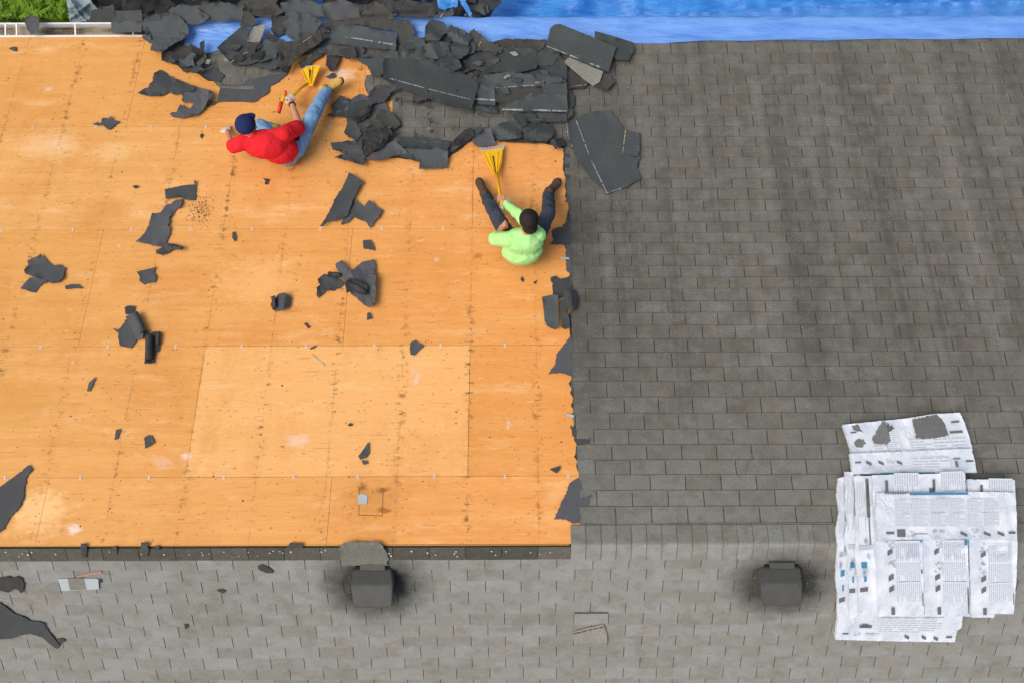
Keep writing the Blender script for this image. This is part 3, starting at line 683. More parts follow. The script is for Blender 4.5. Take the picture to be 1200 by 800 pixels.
D('grey four cornered tab above the ragged strip on the left half', [(193, 222), (217, 217), (228, 216), (227, 212), (230, 212), (229, 235), (218, 234), (210, 231), (194, 233)], tear=.4, m='back')
D('long ragged slate strip running down below the four cornered tab', [(195, 240), (205, 235), (214.5, 233), (211, 243), (198, 255), (199, 261), (196, 265), (199, 266), (200, 274), (195, 284), (187, 289), (159, 283), (169, 274), (174, 265), (178, 250), (188.5, 249)])
D('small curled grey scrap at the foot of the ragged strip', [(183, 297), (190, 285), (197, 285), (205, 286), (215, 290), (213, 293), (203, 292), (199, 296), (190, 299)], h=.012, folds=[(198, 289, 212, 291, .04, 3)], m='dark')
D('small square slate scrap below the ragged strip', [(160, 318), (175, 315), (183, 312), (181, 317), (183, 324), (181, 331), (173, 332), (169, 334), (163, 329), (164, 325)])
D('broad lobed slate scrap near the left edge of the plywood', [(28, 316), (33, 312), (32, 305), (42, 301), (48, 297), (54, 304), (62, 311), (70, 310), (77, 314), (74, 325), (68, 331), (60, 332), (55, 329), (50, 328), (43, 325), (36, 323), (29, 320)])
D('arrow shaped slate scrap tucked under the broad lobed scrap', [(24, 338), (31, 329), (36, 325), (46, 325), (56, 330), (49, 333), (41, 343), (37, 342)], h=.001)
D('thin grey sliver right of the broad lobed scrap', [(76, 335), (84, 333), (92, 333), (97, 338), (86, 338), (77, 339)], tear=.4)
c = empty('torn_shingle', P(160, 390)); tag(c, 'rolled and twisted slate shingle standing up in curls, left half of plywood', 'scrap')
sheet('flap', [(132, 385), (139, 386), (146, 378), (147, 371), (152, 369), (158, 366), (166, 376), (168, 390), (168, 397), (160, 398), (154, 408), (146, 406), (141, 405), (138, 395), (139, 391)], h=.004, m='felt', parent=c, folds=[(158, 368, 168, 392, .05, 5)])
sheet('flap', [(146, 360), (150, 358), (158, 359), (157, 364), (153, 368), (147, 368)], h=.01, m='dark', parent=c)
sheet('flap', [(168, 386), (171, 396), (169, 426), (181, 425), (182, 413), (186, 411), (188, 398), (187, 388), (181, 388), (175, 391), (173, 387)], h=.01, m='dark', parent=c, folds=[(170, 392, 171, 425, .03, 4)])
def roll(parent, a, b, ha, hb, r, a0, a1, m='dark', name='curl'):
    A_, B_ = P(*a, ha), P(*b, hb); t = (B_ - A_).normalized(); u = N1.cross(t).normalized(); n = t.cross(u) * -1
    if n.dot(N1) < 0: n = -n
    V = []; seg = 14
    for p in (A_, A_.lerp(B_, .5) + N1 * .004, B_):
        for rr in (r, r - .004):
            V += [p + (u * math.cos(a0 + (a1 - a0) * j / seg) + n * math.sin(a0 + (a1 - a0) * j / seg)) * rr for j in range(seg + 1)]
    Fs = []; w_ = seg + 1
    for k_ in (0, 1):
        for j in range(seg):
            for o_, fl in ((0, 0), (w_, 1)):
                f = (k_ * 2 * w_ + o_ + j, k_ * 2 * w_ + o_ + j + 1, (k_ + 1) * 2 * w_ + o_ + j + 1, (k_ + 1) * 2 * w_ + o_ + j); Fs.append(f[::-1] if fl else f)
        for j in (0, seg): Fs.append((k_ * 2 * w_ + j, (k_ + 1) * 2 * w_ + j, (k_ + 1) * 2 * w_ + w_ + j, k_ * 2 * w_ + w_ + j))
    for k_ in (0, 2):
        for j in range(seg): Fs.append((k_ * 2 * w_ + j, k_ * 2 * w_ + j + 1, k_ * 2 * w_ + w_ + j + 1, k_ * 2 * w_ + w_ + j))
    return mesh(name, V, Fs, m, parent, A_, smooth=True)
roll(c, (158, 367), (168, 390), .04, .045, .03, -.6, 3.4, 'back'); roll(c, (175, 394), (175, 422), .035, .03, .034, -.3, 3.5); roll(c, (186, 390), (185, 404), .03, .025, .018, -1.2, 3)
c = empty('torn_shingle', P(328, 354)); tag(c, 'small cupped slate scrap with a dark hollow, alone below the ragged strip', 'scrap')
sheet('flap', [(316, 347), (322, 350), (327, 344), (334, 343), (341, 349), (340, 359), (333, 363), (322, 365), (317, 358), (319, 353)], h=.008, m='felt', parent=c, folds=[(334, 345, 332, 362, .05, 6)]); roll(c, (322, 348), (323, 362), .035, .03, .03, 1.2, 4.2)
D('long slanting slate shingle with straight left edge, right of the man in red', [(409.5, 202), (419, 208.5), (425, 212), (426, 215), (422, 218), (415, 231), (407, 253), (400, 256), (392, 259), (384, 260), (379, 265), (375, 265), (382, 255), (395, 229), (400, 222)], h=.03, tear=.5, m='back', warp=.008)
D('spiky slate scrap half under the long slanting shingle', [(414, 232), (421, 238), (427, 242), (433, 234), (441, 241), (449, 247), (441, 257), (434, 268), (430, 261), (421, 257), (415, 254), (408, 261), (399, 263), (402, 257), (407, 250)], h=.004)
D('little grey scrap below the spiky slate scrap', [(425, 282), (434, 281), (436.5, 285.6), (440, 294), (433, 292), (426, 291.5)], tear=.5)
c = empty('torn_shingle', P(415, 332)); tag(c, 'large crumpled slate shingle with folded dark pocket, middle of the plywood', 'scrap')
sheet('flap', [(393, 310), (401, 305), (404, 310), (407, 315), (415, 316), (418, 312), (424, 307), (438, 304), (440, 320), (441, 340), (439, 357), (431, 360), (425, 356), (417, 348), (412, 345), (404, 331), (398, 322)], h=.02, m='felt', parent=c, folds=[(440, 325, 437, 357, .06, 4), (398, 308, 428, 335, .03, 6)])
sheet('flap', [(404, 332), (410, 326), (419, 327), (430, 335), (432, 346), (424, 345), (412, 341), (406, 343)], h=.06, m='dark', parent=c, folds=[(408, 327, 430, 336, .03, 4)]); roll(c, (407, 331), (430, 343), .075, .07, .03, .4, 3.4); roll(c, (385, 321), (400, 323), .03, .03, .022, 0, 3.4)
D('pale slate scrap with a tail, against the left of the crumpled shingle', [(372, 327), (380, 321), (384, 322), (390, 320), (396, 326), (404, 332), (400, 336), (390, 341), (382, 340), (377, 346), (374, 350), (371, 347), (371, 337), (375, 334)], folds=[(388, 324, 400, 330, .02, 4)])
D('tiny grey chip under the crumpled shingle', [(430, 367), (433, 366), (437, 373), (433, 374), (430, 375)], tear=.3)
D('small pointed slate chip on the seam below the man in green', [(481, 401), (487, 398), (489, 401), (497, 405), (491, 410), (486, 416), (481, 415), (480, 408)], tear=.4)
D('slate splinter shaped like a flame on the pale plywood sheet', [(420, 534), (425, 527), (432, 517), (433, 530), (429, 536), (422, 538)], tear=.4)
D('tiny chip just below the flame shaped splinter', [(423, 539), (429, 539), (431, 543), (426, 544)], tear=.3)
D('thin slanting sliver left of the pale plywood sheet, farthest from the ridge', [(102, 458), (104, 448), (112, 441), (109, 450), (105, 458)], tear=.3)
D('narrow upright sliver between the slanting sliver and the seam', [(134, 515), (136, 503), (141, 502), (138, 514)], tear=.3)
D('small rounded slate chip left of the pale plywood sheet', [(169, 512), (174, 509), (178, 510), (181, 519), (176, 522), (170, 525)], tear=.3)
D('dark triangular chip near the lower right corner of the plywood', [(644, 549), (657, 545), (656, 550), (652, 554)], tear=.3, m='dark')
D('small hooked chip below the red shirt', [(308, 209), (316, 210), (314, 216), (310, 216), (311, 212)], tear=.3, m='dark')
D('small dark sliver between the ragged strip and the slanting shingle', [(272, 273), (275, 271), (277, 280), (275, 283), (272, 279)], tear=.3)
D('dark leaf shaped chip below the man in green', [(611, 324), (614, 327), (613, 331), (610, 328)], tear=.2, m='dark')
D('dark sliver on the plywood left of the folded pieces at the torn edge', [(625, 331), (630, 328), (627, 333)], tear=.2, m='dark')
D('small dark sliver between the cupped scrap and the seam', [(356, 379), (359, 378), (364, 383), (361, 385)], tear=.2, m='dark')
D('thin dark chip on the seam right of the small sliver', [(363, 408), (371, 404), (369, 407), (364, 409)], tear=.2, m='dark')
D('tiny brown chip left of the four cornered tab', [(155, 218), (160, 217), (163, 219), (158, 221)], tear=.2, m='brown')
D('grey chip lying close above the flame shaped splinter', [(407, 498), (410, 495), (414, 497), (410, 499)], tear=.2, m='brown')
tag(sheet('leaf', [(234, 160), (236, 156), (239, 158), (237, 163)], h=.003, m='leaf', tear=.2, thick=.001), 'dark green leaf on plywood left of the navy cap', 'leaf')
tag(sheet('wood_splinter', [(364, 414), (366, 415), (380, 427), (379, 428.5), (371, 422)], h=.003, m='wood_stick', tear=.1, thick=.004), 'pale wood splinter lying below the seam near the middle', 'splinter')
tag(sheet('wood_splinter', [(657, 301), (667, 302), (667, 304), (657, 303.5)], h=.012, m='label_white', tear=.1, thick=.004), 'white chip at the torn shingle edge right of the man in green', 'chip')
tag(sheet('wood_splinter', [(663, 484), (673, 486), (672, 489), (663, 487)], h=.012, m='label_white', tear=.1, thick=.004), 'white chip at the torn shingle edge level with the pale sheet', 'chip')
# loose pieces at the torn edge
D('tall upright slate tab leaning at the torn shingle edge', [(635, 348), (645, 346), (654, 346), (655, 384), (650, 386), (641, 382), (638, 375), (637, 362)], h=.03, tear=.4, m='back', tilt=(.0012, 0))
D('narrow slate flap right of the tall upright tab', [(656, 352), (660, 350), (664, 368), (667, 372), (668, 383), (662, 386), (658, 383), (657, 368)], h=.03, tear=.4, m='back')
c = empty('torn_shingle', P(668, 352)); tag(c, 'dark curled lump bulging over the torn shingle edge', 'scrap')
sheet('flap', [(661, 345), (664, 338), (672, 339), (677, 349), (676, 360), (671, 365), (663, 362), (660, 355)], h=.04, m='dark', parent=c, folds=[(668, 342, 670, 360, .05, 5)], tear=.4)
roll(c, (665, 342), (668, 362), .05, .05, .035, -.3, 2.8)
# crumbs
mb = MB(); rng = random.Random(9)
for i in range(2800):
    cl = rng.random()
    if cl < .45: x, y = rng.uniform(0, 668), rng.uniform(45, 636)
    elif cl < .6: x, y = rng.gauss(235, 8), rng.gauss(245, 10)
    elif cl < .8: x, y = rng.uniform(380, 660), 45 + abs(rng.gauss(100, 60))
    else: x, y = rng.uniform(160, 440), rng.gauss(120, 40)
    if not (0 < x < 668 and 45 < y < 636): continue
    b = P(x, y, .0015); r = rng.uniform(.002, .0055) * (1.8 if rng.random() < .06 else 1); ex = Vector((rng.uniform(.6, 1.6), 0, 0)); a = rng.uniform(0, 6.28)
    V = [b + (Vector((math.cos(a + j * 1.57) * ex.x, 0, 0)) + Vector((0, math.cos(A), -math.sin(A))) * math.sin(a + j * 1.57)) * r * rng.uniform(.6, 1.2) for j in range(4)]
    mb.add(V + [b + N1 * r * .8], [(0, 1, 4), (1, 2, 4), (2, 3, 4), (3, 0, 4)])
tag(mb.build('roofing_crumbs', 'brown'), 'brown shingle crumbs scattered over the plywood', 'debris', kind='stuff')
# ------------------------------------------------------------------ the heap of torn shingles on the roof by the eave
def Hh(label, pts, h=.03, **k):
    k.setdefault('m', 'back'); k.setdefault('warp', .011); k.setdefault('lift', .045); k.setdefault('tear', .8); h = .012 + h * .6; q_ = random.Random(len(label) * 31 + int(pts[0][0])); pts = [(x + q_.uniform(-.8, .8), y + q_.uniform(-.7, .7)) for x, y in pts] if len(pts) > 6 and k['tear'] > .6 else pts
    return scrap(label, pts, h=h, group='torn shingles heaped along the eave', **k)
Hh('grey shingle folded over the white gutter beside the grass', [(27, 22), (35, 18), (42, 19), (46, 22), (45, 38), (36, 41), (31, 32)], h=.02, warp=.01, tear=.4)
Hh('squared slate shingle lying over the gutter at the heap left end', [(130, 27), (133, 24), (150, 25), (166, 25), (166, 38), (131, 38)], h=.03, tear=.2, warp=.01, strips=[(144, 26, 164, 25.5, 1.6)])
Hh('slate shingle hanging beyond the gutter above the squared one', [(131, 26), (135, 13), (150, 13), (166, 12), (167, 26), (150, 26)], h=.02, tear=.4, warp=.02)
Hh('broad dark slate sheet at the left end of the heap, over the gutter end', [(178, 46), (176, 60), (190, 61), (204, 50), (216, 45), (222, 38), (218, 28), (208, 18), (196, 15), (180, 17), (168, 24), (167, 34), (172, 40)], h=.07, folds=[(190, 60, 217, 44, .05, 4)], strips=[(196, 17, 210, 22, 1.2)])
Hh('brown granule shingle below the broad dark sheet', [(190, 62), (205, 52), (228, 54), (240, 62), (246, 76), (232, 82), (216, 84), (208, 76), (190, 71)], h=.02, m='brown', warp=.01)
Hh('thin dark curl under the broad dark sheet edge', [(167, 41), (176, 41), (177, 48), (182, 50), (176, 51), (168, 46)], h=.02, tear=.5)
Hh('slate diamond sheet with a pale edge left of the pale grey tab', [(254, 56), (270, 42), (284, 30), (292, 34), (290, 48), (300, 52), (294, 58), (270, 73)], h=.06, tear=.3, strips=[(270, 73.5, 294, 58.5, 1.2)], warp=.015)
Hh('slate sheet right of the diamond sheet', [(271, 74), (295, 58), (300, 50), (318, 46), (327, 50), (324, 68), (305, 73), (290, 76), (275, 77)], h=.045, tear=.6, warp=.02)
Hh('pale grey tab standing out above the diamond sheet', [(289, 49), (292, 42), (297, 32), (311, 28), (308, 40), (304, 50)], h=.1, m='lightgran', tear=.3)
Hh('brownish pointed tab at the edge of the blue tarp opening', [(281, 30), (286, 13), (294, 15), (302, 27), (294, 32), (284, 32)], h=.08, m='brown', tear=.5)
Hh('small dark folded strip right of the pale grey tab', [(310, 40), (313, 38), (325, 44), (323, 50), (312, 46)], h=.09, m='dark', tear=.4)
Hh('long bent brown shingle leaning across above the yellow spade', [(324, 56), (327, 50), (345, 48), (358, 45), (381, 29), (386, 42), (370, 54), (356, 62), (344, 74), (335, 81), (330, 74)], h=.1, m='brown', tear=.4, folds=[(330, 66, 383, 36, .06, 7)], strips=[(350, 53, 382, 31, .8)], stripmat='yellowline')
Hh('squarish grey shingle behind the long bent one', [(332, 36), (334, 15), (348, 15), (362, 17), (378, 25), (366, 44), (352, 50), (338, 44)], h=.06, tear=.7, folds=[(348, 16, 350, 48, .02, 3)])
Hh('dark shingle pieces edge between tarp opening and squarish shingle', [(318, 20), (326, 14), (334, 24), (332, 40), (324, 44), (318, 36)], h=.03, m='dark')
Hh('upper brown shingle lying on the tarp right of the squarish one', [(378, 25), (392, 21), (415, 21), (440, 23), (480, 24), (486, 38), (484, 46), (466, 52), (464, 38), (415, 29), (392, 38), (384, 36)], h=.05, m='brown', tear=.8)
Hh('long slate shingle with a broken white strip, left of the crumpled knot', [(384, 38), (400, 30), (415, 29), (464, 40), (464, 59), (430, 56), (392, 51)], h=.11, tear=.2, strips=[(392, 41, 464, 53, 1.7)], warp=.012)
Hh('long granule shingle under the one with the broken white strip', [(382, 55), (392, 51), (430, 56), (466, 58), (473, 62), (455, 67), (420, 67), (386, 65)], h=.06, m='brown', tear=.4)
Hh('dark ragged piece hanging over plywood right of the yellow spade', [(383, 65), (390, 62), (398, 66), (397, 72), (391, 84), (387, 84), (382, 76)], h=.03, m='dark')
Hh('tiny slate scrap beside the tan boot', [(381, 90), (386, 88), (390, 85), (394, 88), (392, 91), (385, 92)], h=.006, m='felt', tear=.4, warp=.004)
Hh('dark wedge behind the yellow spade', [(350, 74), (357, 68), (364, 66), (372, 56), (381, 54), (378, 66), (366, 72), (362, 79), (352, 80)], h=.02, m='back')
Hh('long slanting slate shingle with a thin pale line across the heap', [(449, 73), (452, 68), (500, 71), (530, 83), (561, 98), (559, 106), (552, 130), (520, 122), (470, 104), (449, 93)], h=.15, tear=.2, strips=[(449, 90, 500, 104, 1.1), (500, 104, 552, 117, .8)], warp=.01)
Hh('slate sheet above the long slanting shingle', [(449, 71), (455, 62), (470, 60), (500, 66), (530, 80), (560, 96), (548, 100), (500, 82), (449, 82)], h=.07, warp=.02)
Hh('rounded slate sheet left of the crumpled knot', [(466, 62), (470, 52), (476, 46), (486, 42), (497, 47), (502, 60), (500, 70), (480, 72), (468, 70)], h=.09)
Hh('slate patch beside the bare plywood bay', [(416, 60), (440, 60), (455, 66), (452, 84), (446, 90), (436, 90), (430, 78), (418, 70)], h=.05)
Hh('upper left flap of the crumpled knot on the tarp', [(498, 32), (505, 22), (520, 26), (524, 36), (514, 48), (498, 47)], h=.13, folds=[(499, 34, 514, 46, .05, 5)])
Hh('upper right flap of the crumpled knot', [(521, 36), (528, 29), (545, 36), (553, 44), (548, 54), (530, 48)], h=.15, folds=[(524, 32, 548, 50, .05, 5)])
Hh('black hollow piece in the middle of the crumpled knot', [(512, 44), (518, 34), (532, 38), (531, 48), (520, 52)], h=.06, m='dark')
Hh('left middle flap of the crumpled knot', [(494, 54), (510, 48), (527, 50), (528, 62), (512, 70), (496, 66)], h=.13, folds=[(505, 50, 512, 68, .04, 5)])
Hh('toothed right flap of the crumpled knot', [(525, 52), (540, 48), (551, 53), (549, 63), (542, 69), (532, 66), (526, 60)], h=.16, tear=1.6, folds=[(526, 54, 548, 58, .04, 5)])
Hh('lowest pointed flap of the crumpled knot', [(510, 74), (520, 66), (530, 62), (538, 70), (541, 79), (528, 86), (516, 82)], h=.14, folds=[(512, 76, 538, 72, .05, 4)])
Hh('brown folded flap right of the crumpled knot', [(548, 40), (556, 34), (566, 44), (578, 50), (590, 54), (586, 63), (568, 60), (552, 58)], h=.11, m='brown', strips=[(560, 56, 565, 46, 1.2)], stripmat='yellowline')
Hh('small round flap touching the knot right side', [(545, 54), (552, 48), (558, 54), (556, 62), (549, 64)], h=.17)
Hh('flat dark sheet between the knot and the big upturned shingle', [(542, 72), (560, 60), (590, 56), (620, 56), (636, 64), (628, 80), (600, 86), (570, 84), (548, 80)], h=.07, warp=.02)
Hh('brown speckled shingle under the tarp edge', [(575, 50), (590, 46), (640, 46), (652, 54), (640, 68), (612, 62), (590, 56)], h=.04, m='brown', warp=.01)
Hh('slate band below the flat dark sheet', [(566, 99), (568, 88), (600, 84), (636, 90), (638, 101), (600, 103), (580, 104)], h=.09, tear=.5, strips=[(580, 103.5, 632, 99.5, 1.2)])
Hh('brown tilted panel below the slate band', [(579, 105), (600, 103), (634, 102), (636, 112), (612, 117), (592, 124), (580, 118)], h=.08, m='brown', tear=.3, tilt=(0, .001))
Hh('small slate panel with a bright white strip', [(558, 99), (579, 101), (581, 118), (580, 124), (560, 122)], h=.1, tear=.3, strips=[(550, 116, 581, 117.5, 2.2)])
Hh('twisted splinter of shingle below the bright white strip', [(553, 122), (562, 122), (582, 126), (583, 133), (570, 131), (556, 127)], h=.06, tear=.5, folds=[(556, 124, 582, 131, .03, 3)])
Hh('rectangular slate end right of the brown tilted panel', [(634, 98), (645, 96), (664, 97), (665, 112), (636, 113)], h=.1, tear=.3)
Hh('jagged slate piece above the rectangular end', [(622, 86), (636, 82), (655, 90), (664, 96), (645, 98), (630, 94)], h=.12, folds=[(624, 88, 654, 92, .03, 3)])
Hh('broad slate shingle with a long white strip at the heap lower right', [(588, 126), (600, 120), (620, 111), (664, 111), (666, 132), (630, 131), (600, 131)], h=.13, tear=.3, strips=[(589, 128.5, 614, 129, 2.4), (624, 129, 664, 130.5, 2.4)], warp=.006)
Hh('tabbed slate shingle below the long white strip', [(598, 132), (630, 132), (664, 133), (665, 143), (632, 143), (604, 141)], h=.1, tear=.4, folds=[(631, 132, 631, 143, -.02, 1.5)])
Hh('slate panel between heap and upturned shingle', [(636, 66), (650, 60), (664, 74), (665, 94), (650, 90), (636, 82), (630, 76)], h=.08)
Hh('rolled dark shingle at the plywood edge left of the blade piece', [(527, 174), (532, 164), (545, 152), (553, 150), (556, 160), (543, 167), (533, 172)], h=.04, m='dark', folds=[(530, 170, 550, 153, .05, 5)], tear=.5)
Hh('light slate plate resting on the yellow shovel teeth', [(551, 153), (562, 151), (575, 151), (581, 169), (571, 172), (560, 172.5), (554, 167)], h=.04, m='felt', tear=.4)
Hh('crumpled dark shingle right of the plate on the teeth', [(576, 154), (586, 145), (600, 143), (612, 148), (613, 160), (598, 164), (584, 164)], h=.05, folds=[(584, 148, 606, 160, .05, 5)])
Hh('rounded crumpled shingle above the green workers right boot', [(612, 150), (630, 144), (645, 146), (651, 156), (642, 166), (625, 165), (614, 162)], h=.06, folds=[(618, 152, 646, 158, .05, 6)])
Hh('small dark pipe like curl at the corner of the bay', [(645, 164), (660, 161), (663, 170), (651, 175), (646, 170)], h=.05, m='dark', folds=[(650, 164, 655, 173, .04, 5)], tear=.4)
Hh('black strip along the plywood edge between crumpled shingles', [(586, 160), (620, 160), (645, 164), (640, 168), (600, 167), (584, 166)], h=.02, m='dark')
for lab, pts, kw in (
 ('slate shingle bridging the gutter left of the blue tarp opening', [(196, 12), (214, 4), (232, 10), (246, 20), (238, 27), (226, 30), (212, 27)], dict(h=.05)),
 ('speckled slate shingle with white dashes behind the blue tarp opening', [(226, 8), (258, 2), (284, 8), (286, 24), (262, 25), (240, 24)], dict(h=.04, strips=[(246, 12, 262, 9, 1.2), (268, 10, 272, 20, 1.2)])),
 ('dark folded shingle just behind the brownish pointed tab', [(286, 4), (306, 0), (326, 6), (330, 16), (314, 22), (296, 18)], dict(h=.04, m='brown', folds=[(290, 8, 326, 12, .05, 5)])),
 ('slate shingle behind the squarish grey one, across the gutter', [(328, 4), (356, -2), (376, 6), (382, 20), (362, 20), (336, 18)], dict(h=.03, strips=[(350, 0, 356, 16, 1.4)])),
 ('dark shingle with two pale dashes behind the upper brown one', [(372, 6), (400, 0), (424, 6), (436, 20), (412, 24), (384, 24)], dict(h=.04, m='felt', strips=[(392, 4, 404, 20, 1.3)])),
 ('brown bent shingle at the tarp edge near the middle of the heap', [(418, 8), (440, 2), (458, 12), (462, 22), (440, 26), (424, 24)], dict(h=.04, m='brown', folds=[(422, 14, 458, 18, .06, 4)])),
 ('black shingle right of the brown bent one at the tarp edge', [(452, 6), (476, 0), (506, 4), (514, 16), (500, 21), (470, 21)], dict(h=.03, m='dark', folds=[(458, 10, 508, 14, .05, 4)])),
 ('slate shingle filling the heap between diamond and long bent sheet', [(296, 60), (318, 56), (334, 62), (334, 76), (316, 82), (296, 78)], dict(h=.02)),
 ('slate patch left of the long granule shingle', [(366, 50), (386, 44), (394, 52), (388, 64), (374, 62)], dict(h=.05)),
 ('slate shingle below the rounded sheet left of the knot', [(450, 50), (466, 46), (480, 54), (478, 66), (460, 70), (450, 64)], dict(h=.04)),
 ('dark shingle under the crumpled knot', [(486, 46), (520, 40), (552, 52), (556, 80), (530, 92), (498, 84), (486, 66)], dict(h=.03, m='dark')),
 ('dark shingle under the flat sheet right of the knot', [(552, 58), (600, 54), (660, 70), (664, 96), (610, 100), (560, 100)], dict(h=.025, m='back')),
 ('slate sheet under the cluster right of the jeans', [(400, 120), (424, 110), (452, 120), (462, 146), (452, 172), (420, 170), (408, 150)], dict(h=.008, m='felt')),
 ('grey scrap beside the hooked felt piece', [(232, 82), (250, 78), (262, 88), (258, 96), (246, 94)], dict(h=.012, m='back')),
): Hh(lab, pts, **kw)
brng = random.Random(404)
for i in range(112):
    if i < 82: bx, by = brng.uniform(395, 665), brng.uniform(52, 160)
    else: bx, by = brng.uniform(180, 340), brng.uniform(52, 88)
    if 440 < bx and 118 < by < 150 and brng.random() < .6: continue
    if not inside(bx, by, REG) : continue
    br = brng.uniform(2.5, 12 if by < 112 else 7); asp = brng.uniform(.35, .8); th_ = brng.gauss(0, .6); n_ = brng.choice([4, 4, 4, 5]); a0 = brng.uniform(0, 6.28)
    pts = [(math.cos(a0 + 6.283 * j / n_) * br * brng.uniform(.7, 1.25), math.sin(a0 + 6.283 * j / n_) * br * asp * brng.uniform(.7, 1.2)) for j in range(n_)]; pts = [(bx + u_ * math.cos(th_) + v_ * math.sin(th_), by - u_ * math.sin(th_) + v_ * math.cos(th_)) for u_, v_ in pts]
    mm = brng.choice(['back', 'back', 'dark', 'brown', 'felt', 'lightgran'] if br < 6 else ['back', 'back', 'dark', 'brown'])
    scrap('small ' + {'back': 'slate grey', 'dark': 'blackish', 'brown': 'brown', 'felt': 'bluish grey', 'lightgran': 'pale granule'}[mm] + ' torn bit lying on top of the heap along the eave', pts, h=brng.uniform(.07, .1), m=mm, group='torn bits on top of the heap', tear=.7, warp=.008, lift=.03, folds=[(bx - br, by, bx + br, by + brng.uniform(-br, br), brng.uniform(0, .02), 2.5)] if brng.random() < .3 else (), tilt=(brng.gauss(0, .002), brng.gauss(0, .002)))
# upturned shingle group on the right
Hh('big slate shingle turned up over the blue tarp edge', [(640, 54), (645, 33), (650, 29), (656, 28), (690, 42), (722, 56), (713, 84), (690, 76), (660, 63)], h=.14, tear=.15, strips=[(641, 54.5, 665, 64, 1.2), (668, 65, 678, 69, 2.2), (690, 74, 703, 79, 2.2)], warp=.008, lift=.01)
Hh('slate shingle corner behind the big upturned one', [(697, 36.5), (720, 43), (742, 50), (743, 58), (737, 71), (722, 70), (710, 60), (697, 46)], h=.08, tear=.2, warp=.01)
Hh('slate tab left under the big upturned one', [(628, 72), (636, 54), (642, 52), (656, 63), (648, 76), (636, 78)], h=.1, tear=.3)
Hh('pale granule wedge below the big upturned shingle', [(661, 73), (667, 67), (707, 84), (703, 96), (695, 101), (684, 93)], h=.1, m='lightgran', tear=.15, warp=.01, lift=.01)
Hh('brown corner block right of the pale granule wedge', [(707, 85), (714, 88), (721, 96), (711, 106), (698, 101), (703, 96)], h=.07, m='brown', tear=.2)
Hh('dark gap piece with a pale stick under the wedge', [(664, 84), (674, 84), (690, 97), (684, 104), (666, 104)], h=.04, m='dark', strips=[(664, 102, 687, 99.5, 1.)], stripmat='yellowline')
Hh('wide smooth slate sheet lying on the shingles below the heap', [(664, 141), (675, 141), (682, 134), (700, 130), (715, 130), (724, 140), (732, 153), (750, 156), (750, 170), (750, 185), (746, 196), (752, 209), (732, 220), (713, 227), (691, 207), (676, 185), (669, 171)], h=.02, m='back', tear=.5, warp=.012, lift=.015, strips=[(675, 141, 692, 186, 1.), (692, 186, 711, 226, 1.), (711, 226, 728, 221, 1.)])
Hh('thin yellow edged strip left of the wide smooth sheet', [(663, 143), (666, 143), (669, 165), (672, 172), (669, 174), (664, 160)], h=.045, tear=.2, strips=[(664, 145, 665.5, 160, 1.2), (665.5, 160, 671, 173, 1.2)], stripmat='yellowline', warp=.003)
Hh('narrow tab with a yellow line on the wide smooth sheet', [(731, 152), (749, 156), (750, 176), (747, 184), (729, 180)], h=.04, tear=.2, strips=[(733, 153, 729.5, 181, 1.2)], stripmat='yellowline', warp=.003)
Hh('torn black piece right of the broad slate shingle', [(665, 100), (672, 112), (673, 122), (668, 132), (664, 138), (664, 112)], h=.05, m='dark')
Hh('small curled tab right of the long white strip', [(664, 128), (672, 128), (671, 135), (666, 140), (663, 136)], h=.09, tear=.4)
# cluster right of the man in red
Hh('dark pointed shingle with stitched edge right of the jeans', [(381, 136), (390, 132), (388, 123), (399, 111), (407, 116), (410, 122), (428, 117), (436, 121), (433, 135), (419, 143), (408, 137)], h=.02, m='back', strips=[(384, 135, 408, 127, .6)])
c = empty('torn_shingle', P(424, 134)); tag(c, 'rolled slate flap on the pointed shingle right of the jeans', 'scrap', 'torn shingles heaped along the eave')
sheet('flap', [(411, 138), (420, 126), (436, 124), (434, 132), (426, 141), (418, 143)], h=.06, m='dark', parent=c, tear=.3); roll(c, (418, 141), (434, 127), .06, .06, .04, -.5, 2.6, 'back')
Hh('slate tongue below the rolled flap', [(403, 155), (408, 142), (417, 142), (424, 158), (417, 164), (408, 161)], h=.03, m='back')
Hh('star pointed slate shingle at the lower left of the cluster', [(388, 168), (405, 166), (424, 164), (431, 170), (428, 182), (426, 194), (412, 190), (391, 184), (404, 180), (389, 176)], h=.04, m='felt', folds=[(392, 172, 428, 172, .03, 4)])
Hh('crumpled slate ball above the star pointed shingle', [(424, 162), (430, 154), (440, 152), (455, 149), (461, 157), (450, 172), (435, 178), (428, 184), (424, 176)], h=.09, m='dark', folds=[(428, 160, 455, 156, .05, 4), (430, 178, 452, 162, .05, 3)])
Hh('slate sheet pointing right below the crumpled ball', [(428, 186), (440, 178), (452, 170), (462, 165), (476, 176), (478, 181), (460, 184), (440, 188)], h=.05, m='felt')
Hh('pair of brown tab pieces above the crumpled ball', [(418, 148), (430, 140), (446, 140), (452, 150), (440, 153), (426, 155)], h=.05, m='brown')
Hh('dark slate tab above the rolled flap', [(430, 114), (440, 100), (452, 100), (459, 108), (450, 120), (436, 122)], h=.06, m='dark')
Hh('brown torn tabs left of the standing courses', [(446, 128), (460, 132), (470, 146), (462, 152), (448, 146), (440, 138)], h=.04, m='brown')
Hh('flat slate shingle reaching down at the cluster lower right', [(462, 168), (490, 166), (526, 167), (525, 180), (524, 197), (491, 198), (492, 190), (486, 189), (474, 184), (462, 180)], h=.03, tear=.4, m='back', folds=[(470, 176, 520, 176, .012, 2)], warp=.01)
Hh('slate strip between the flat shingle and the standing courses', [(466, 160), (500, 161), (530, 166), (524, 176), (494, 174), (470, 172)], h=.05, m='back', warp=.01)
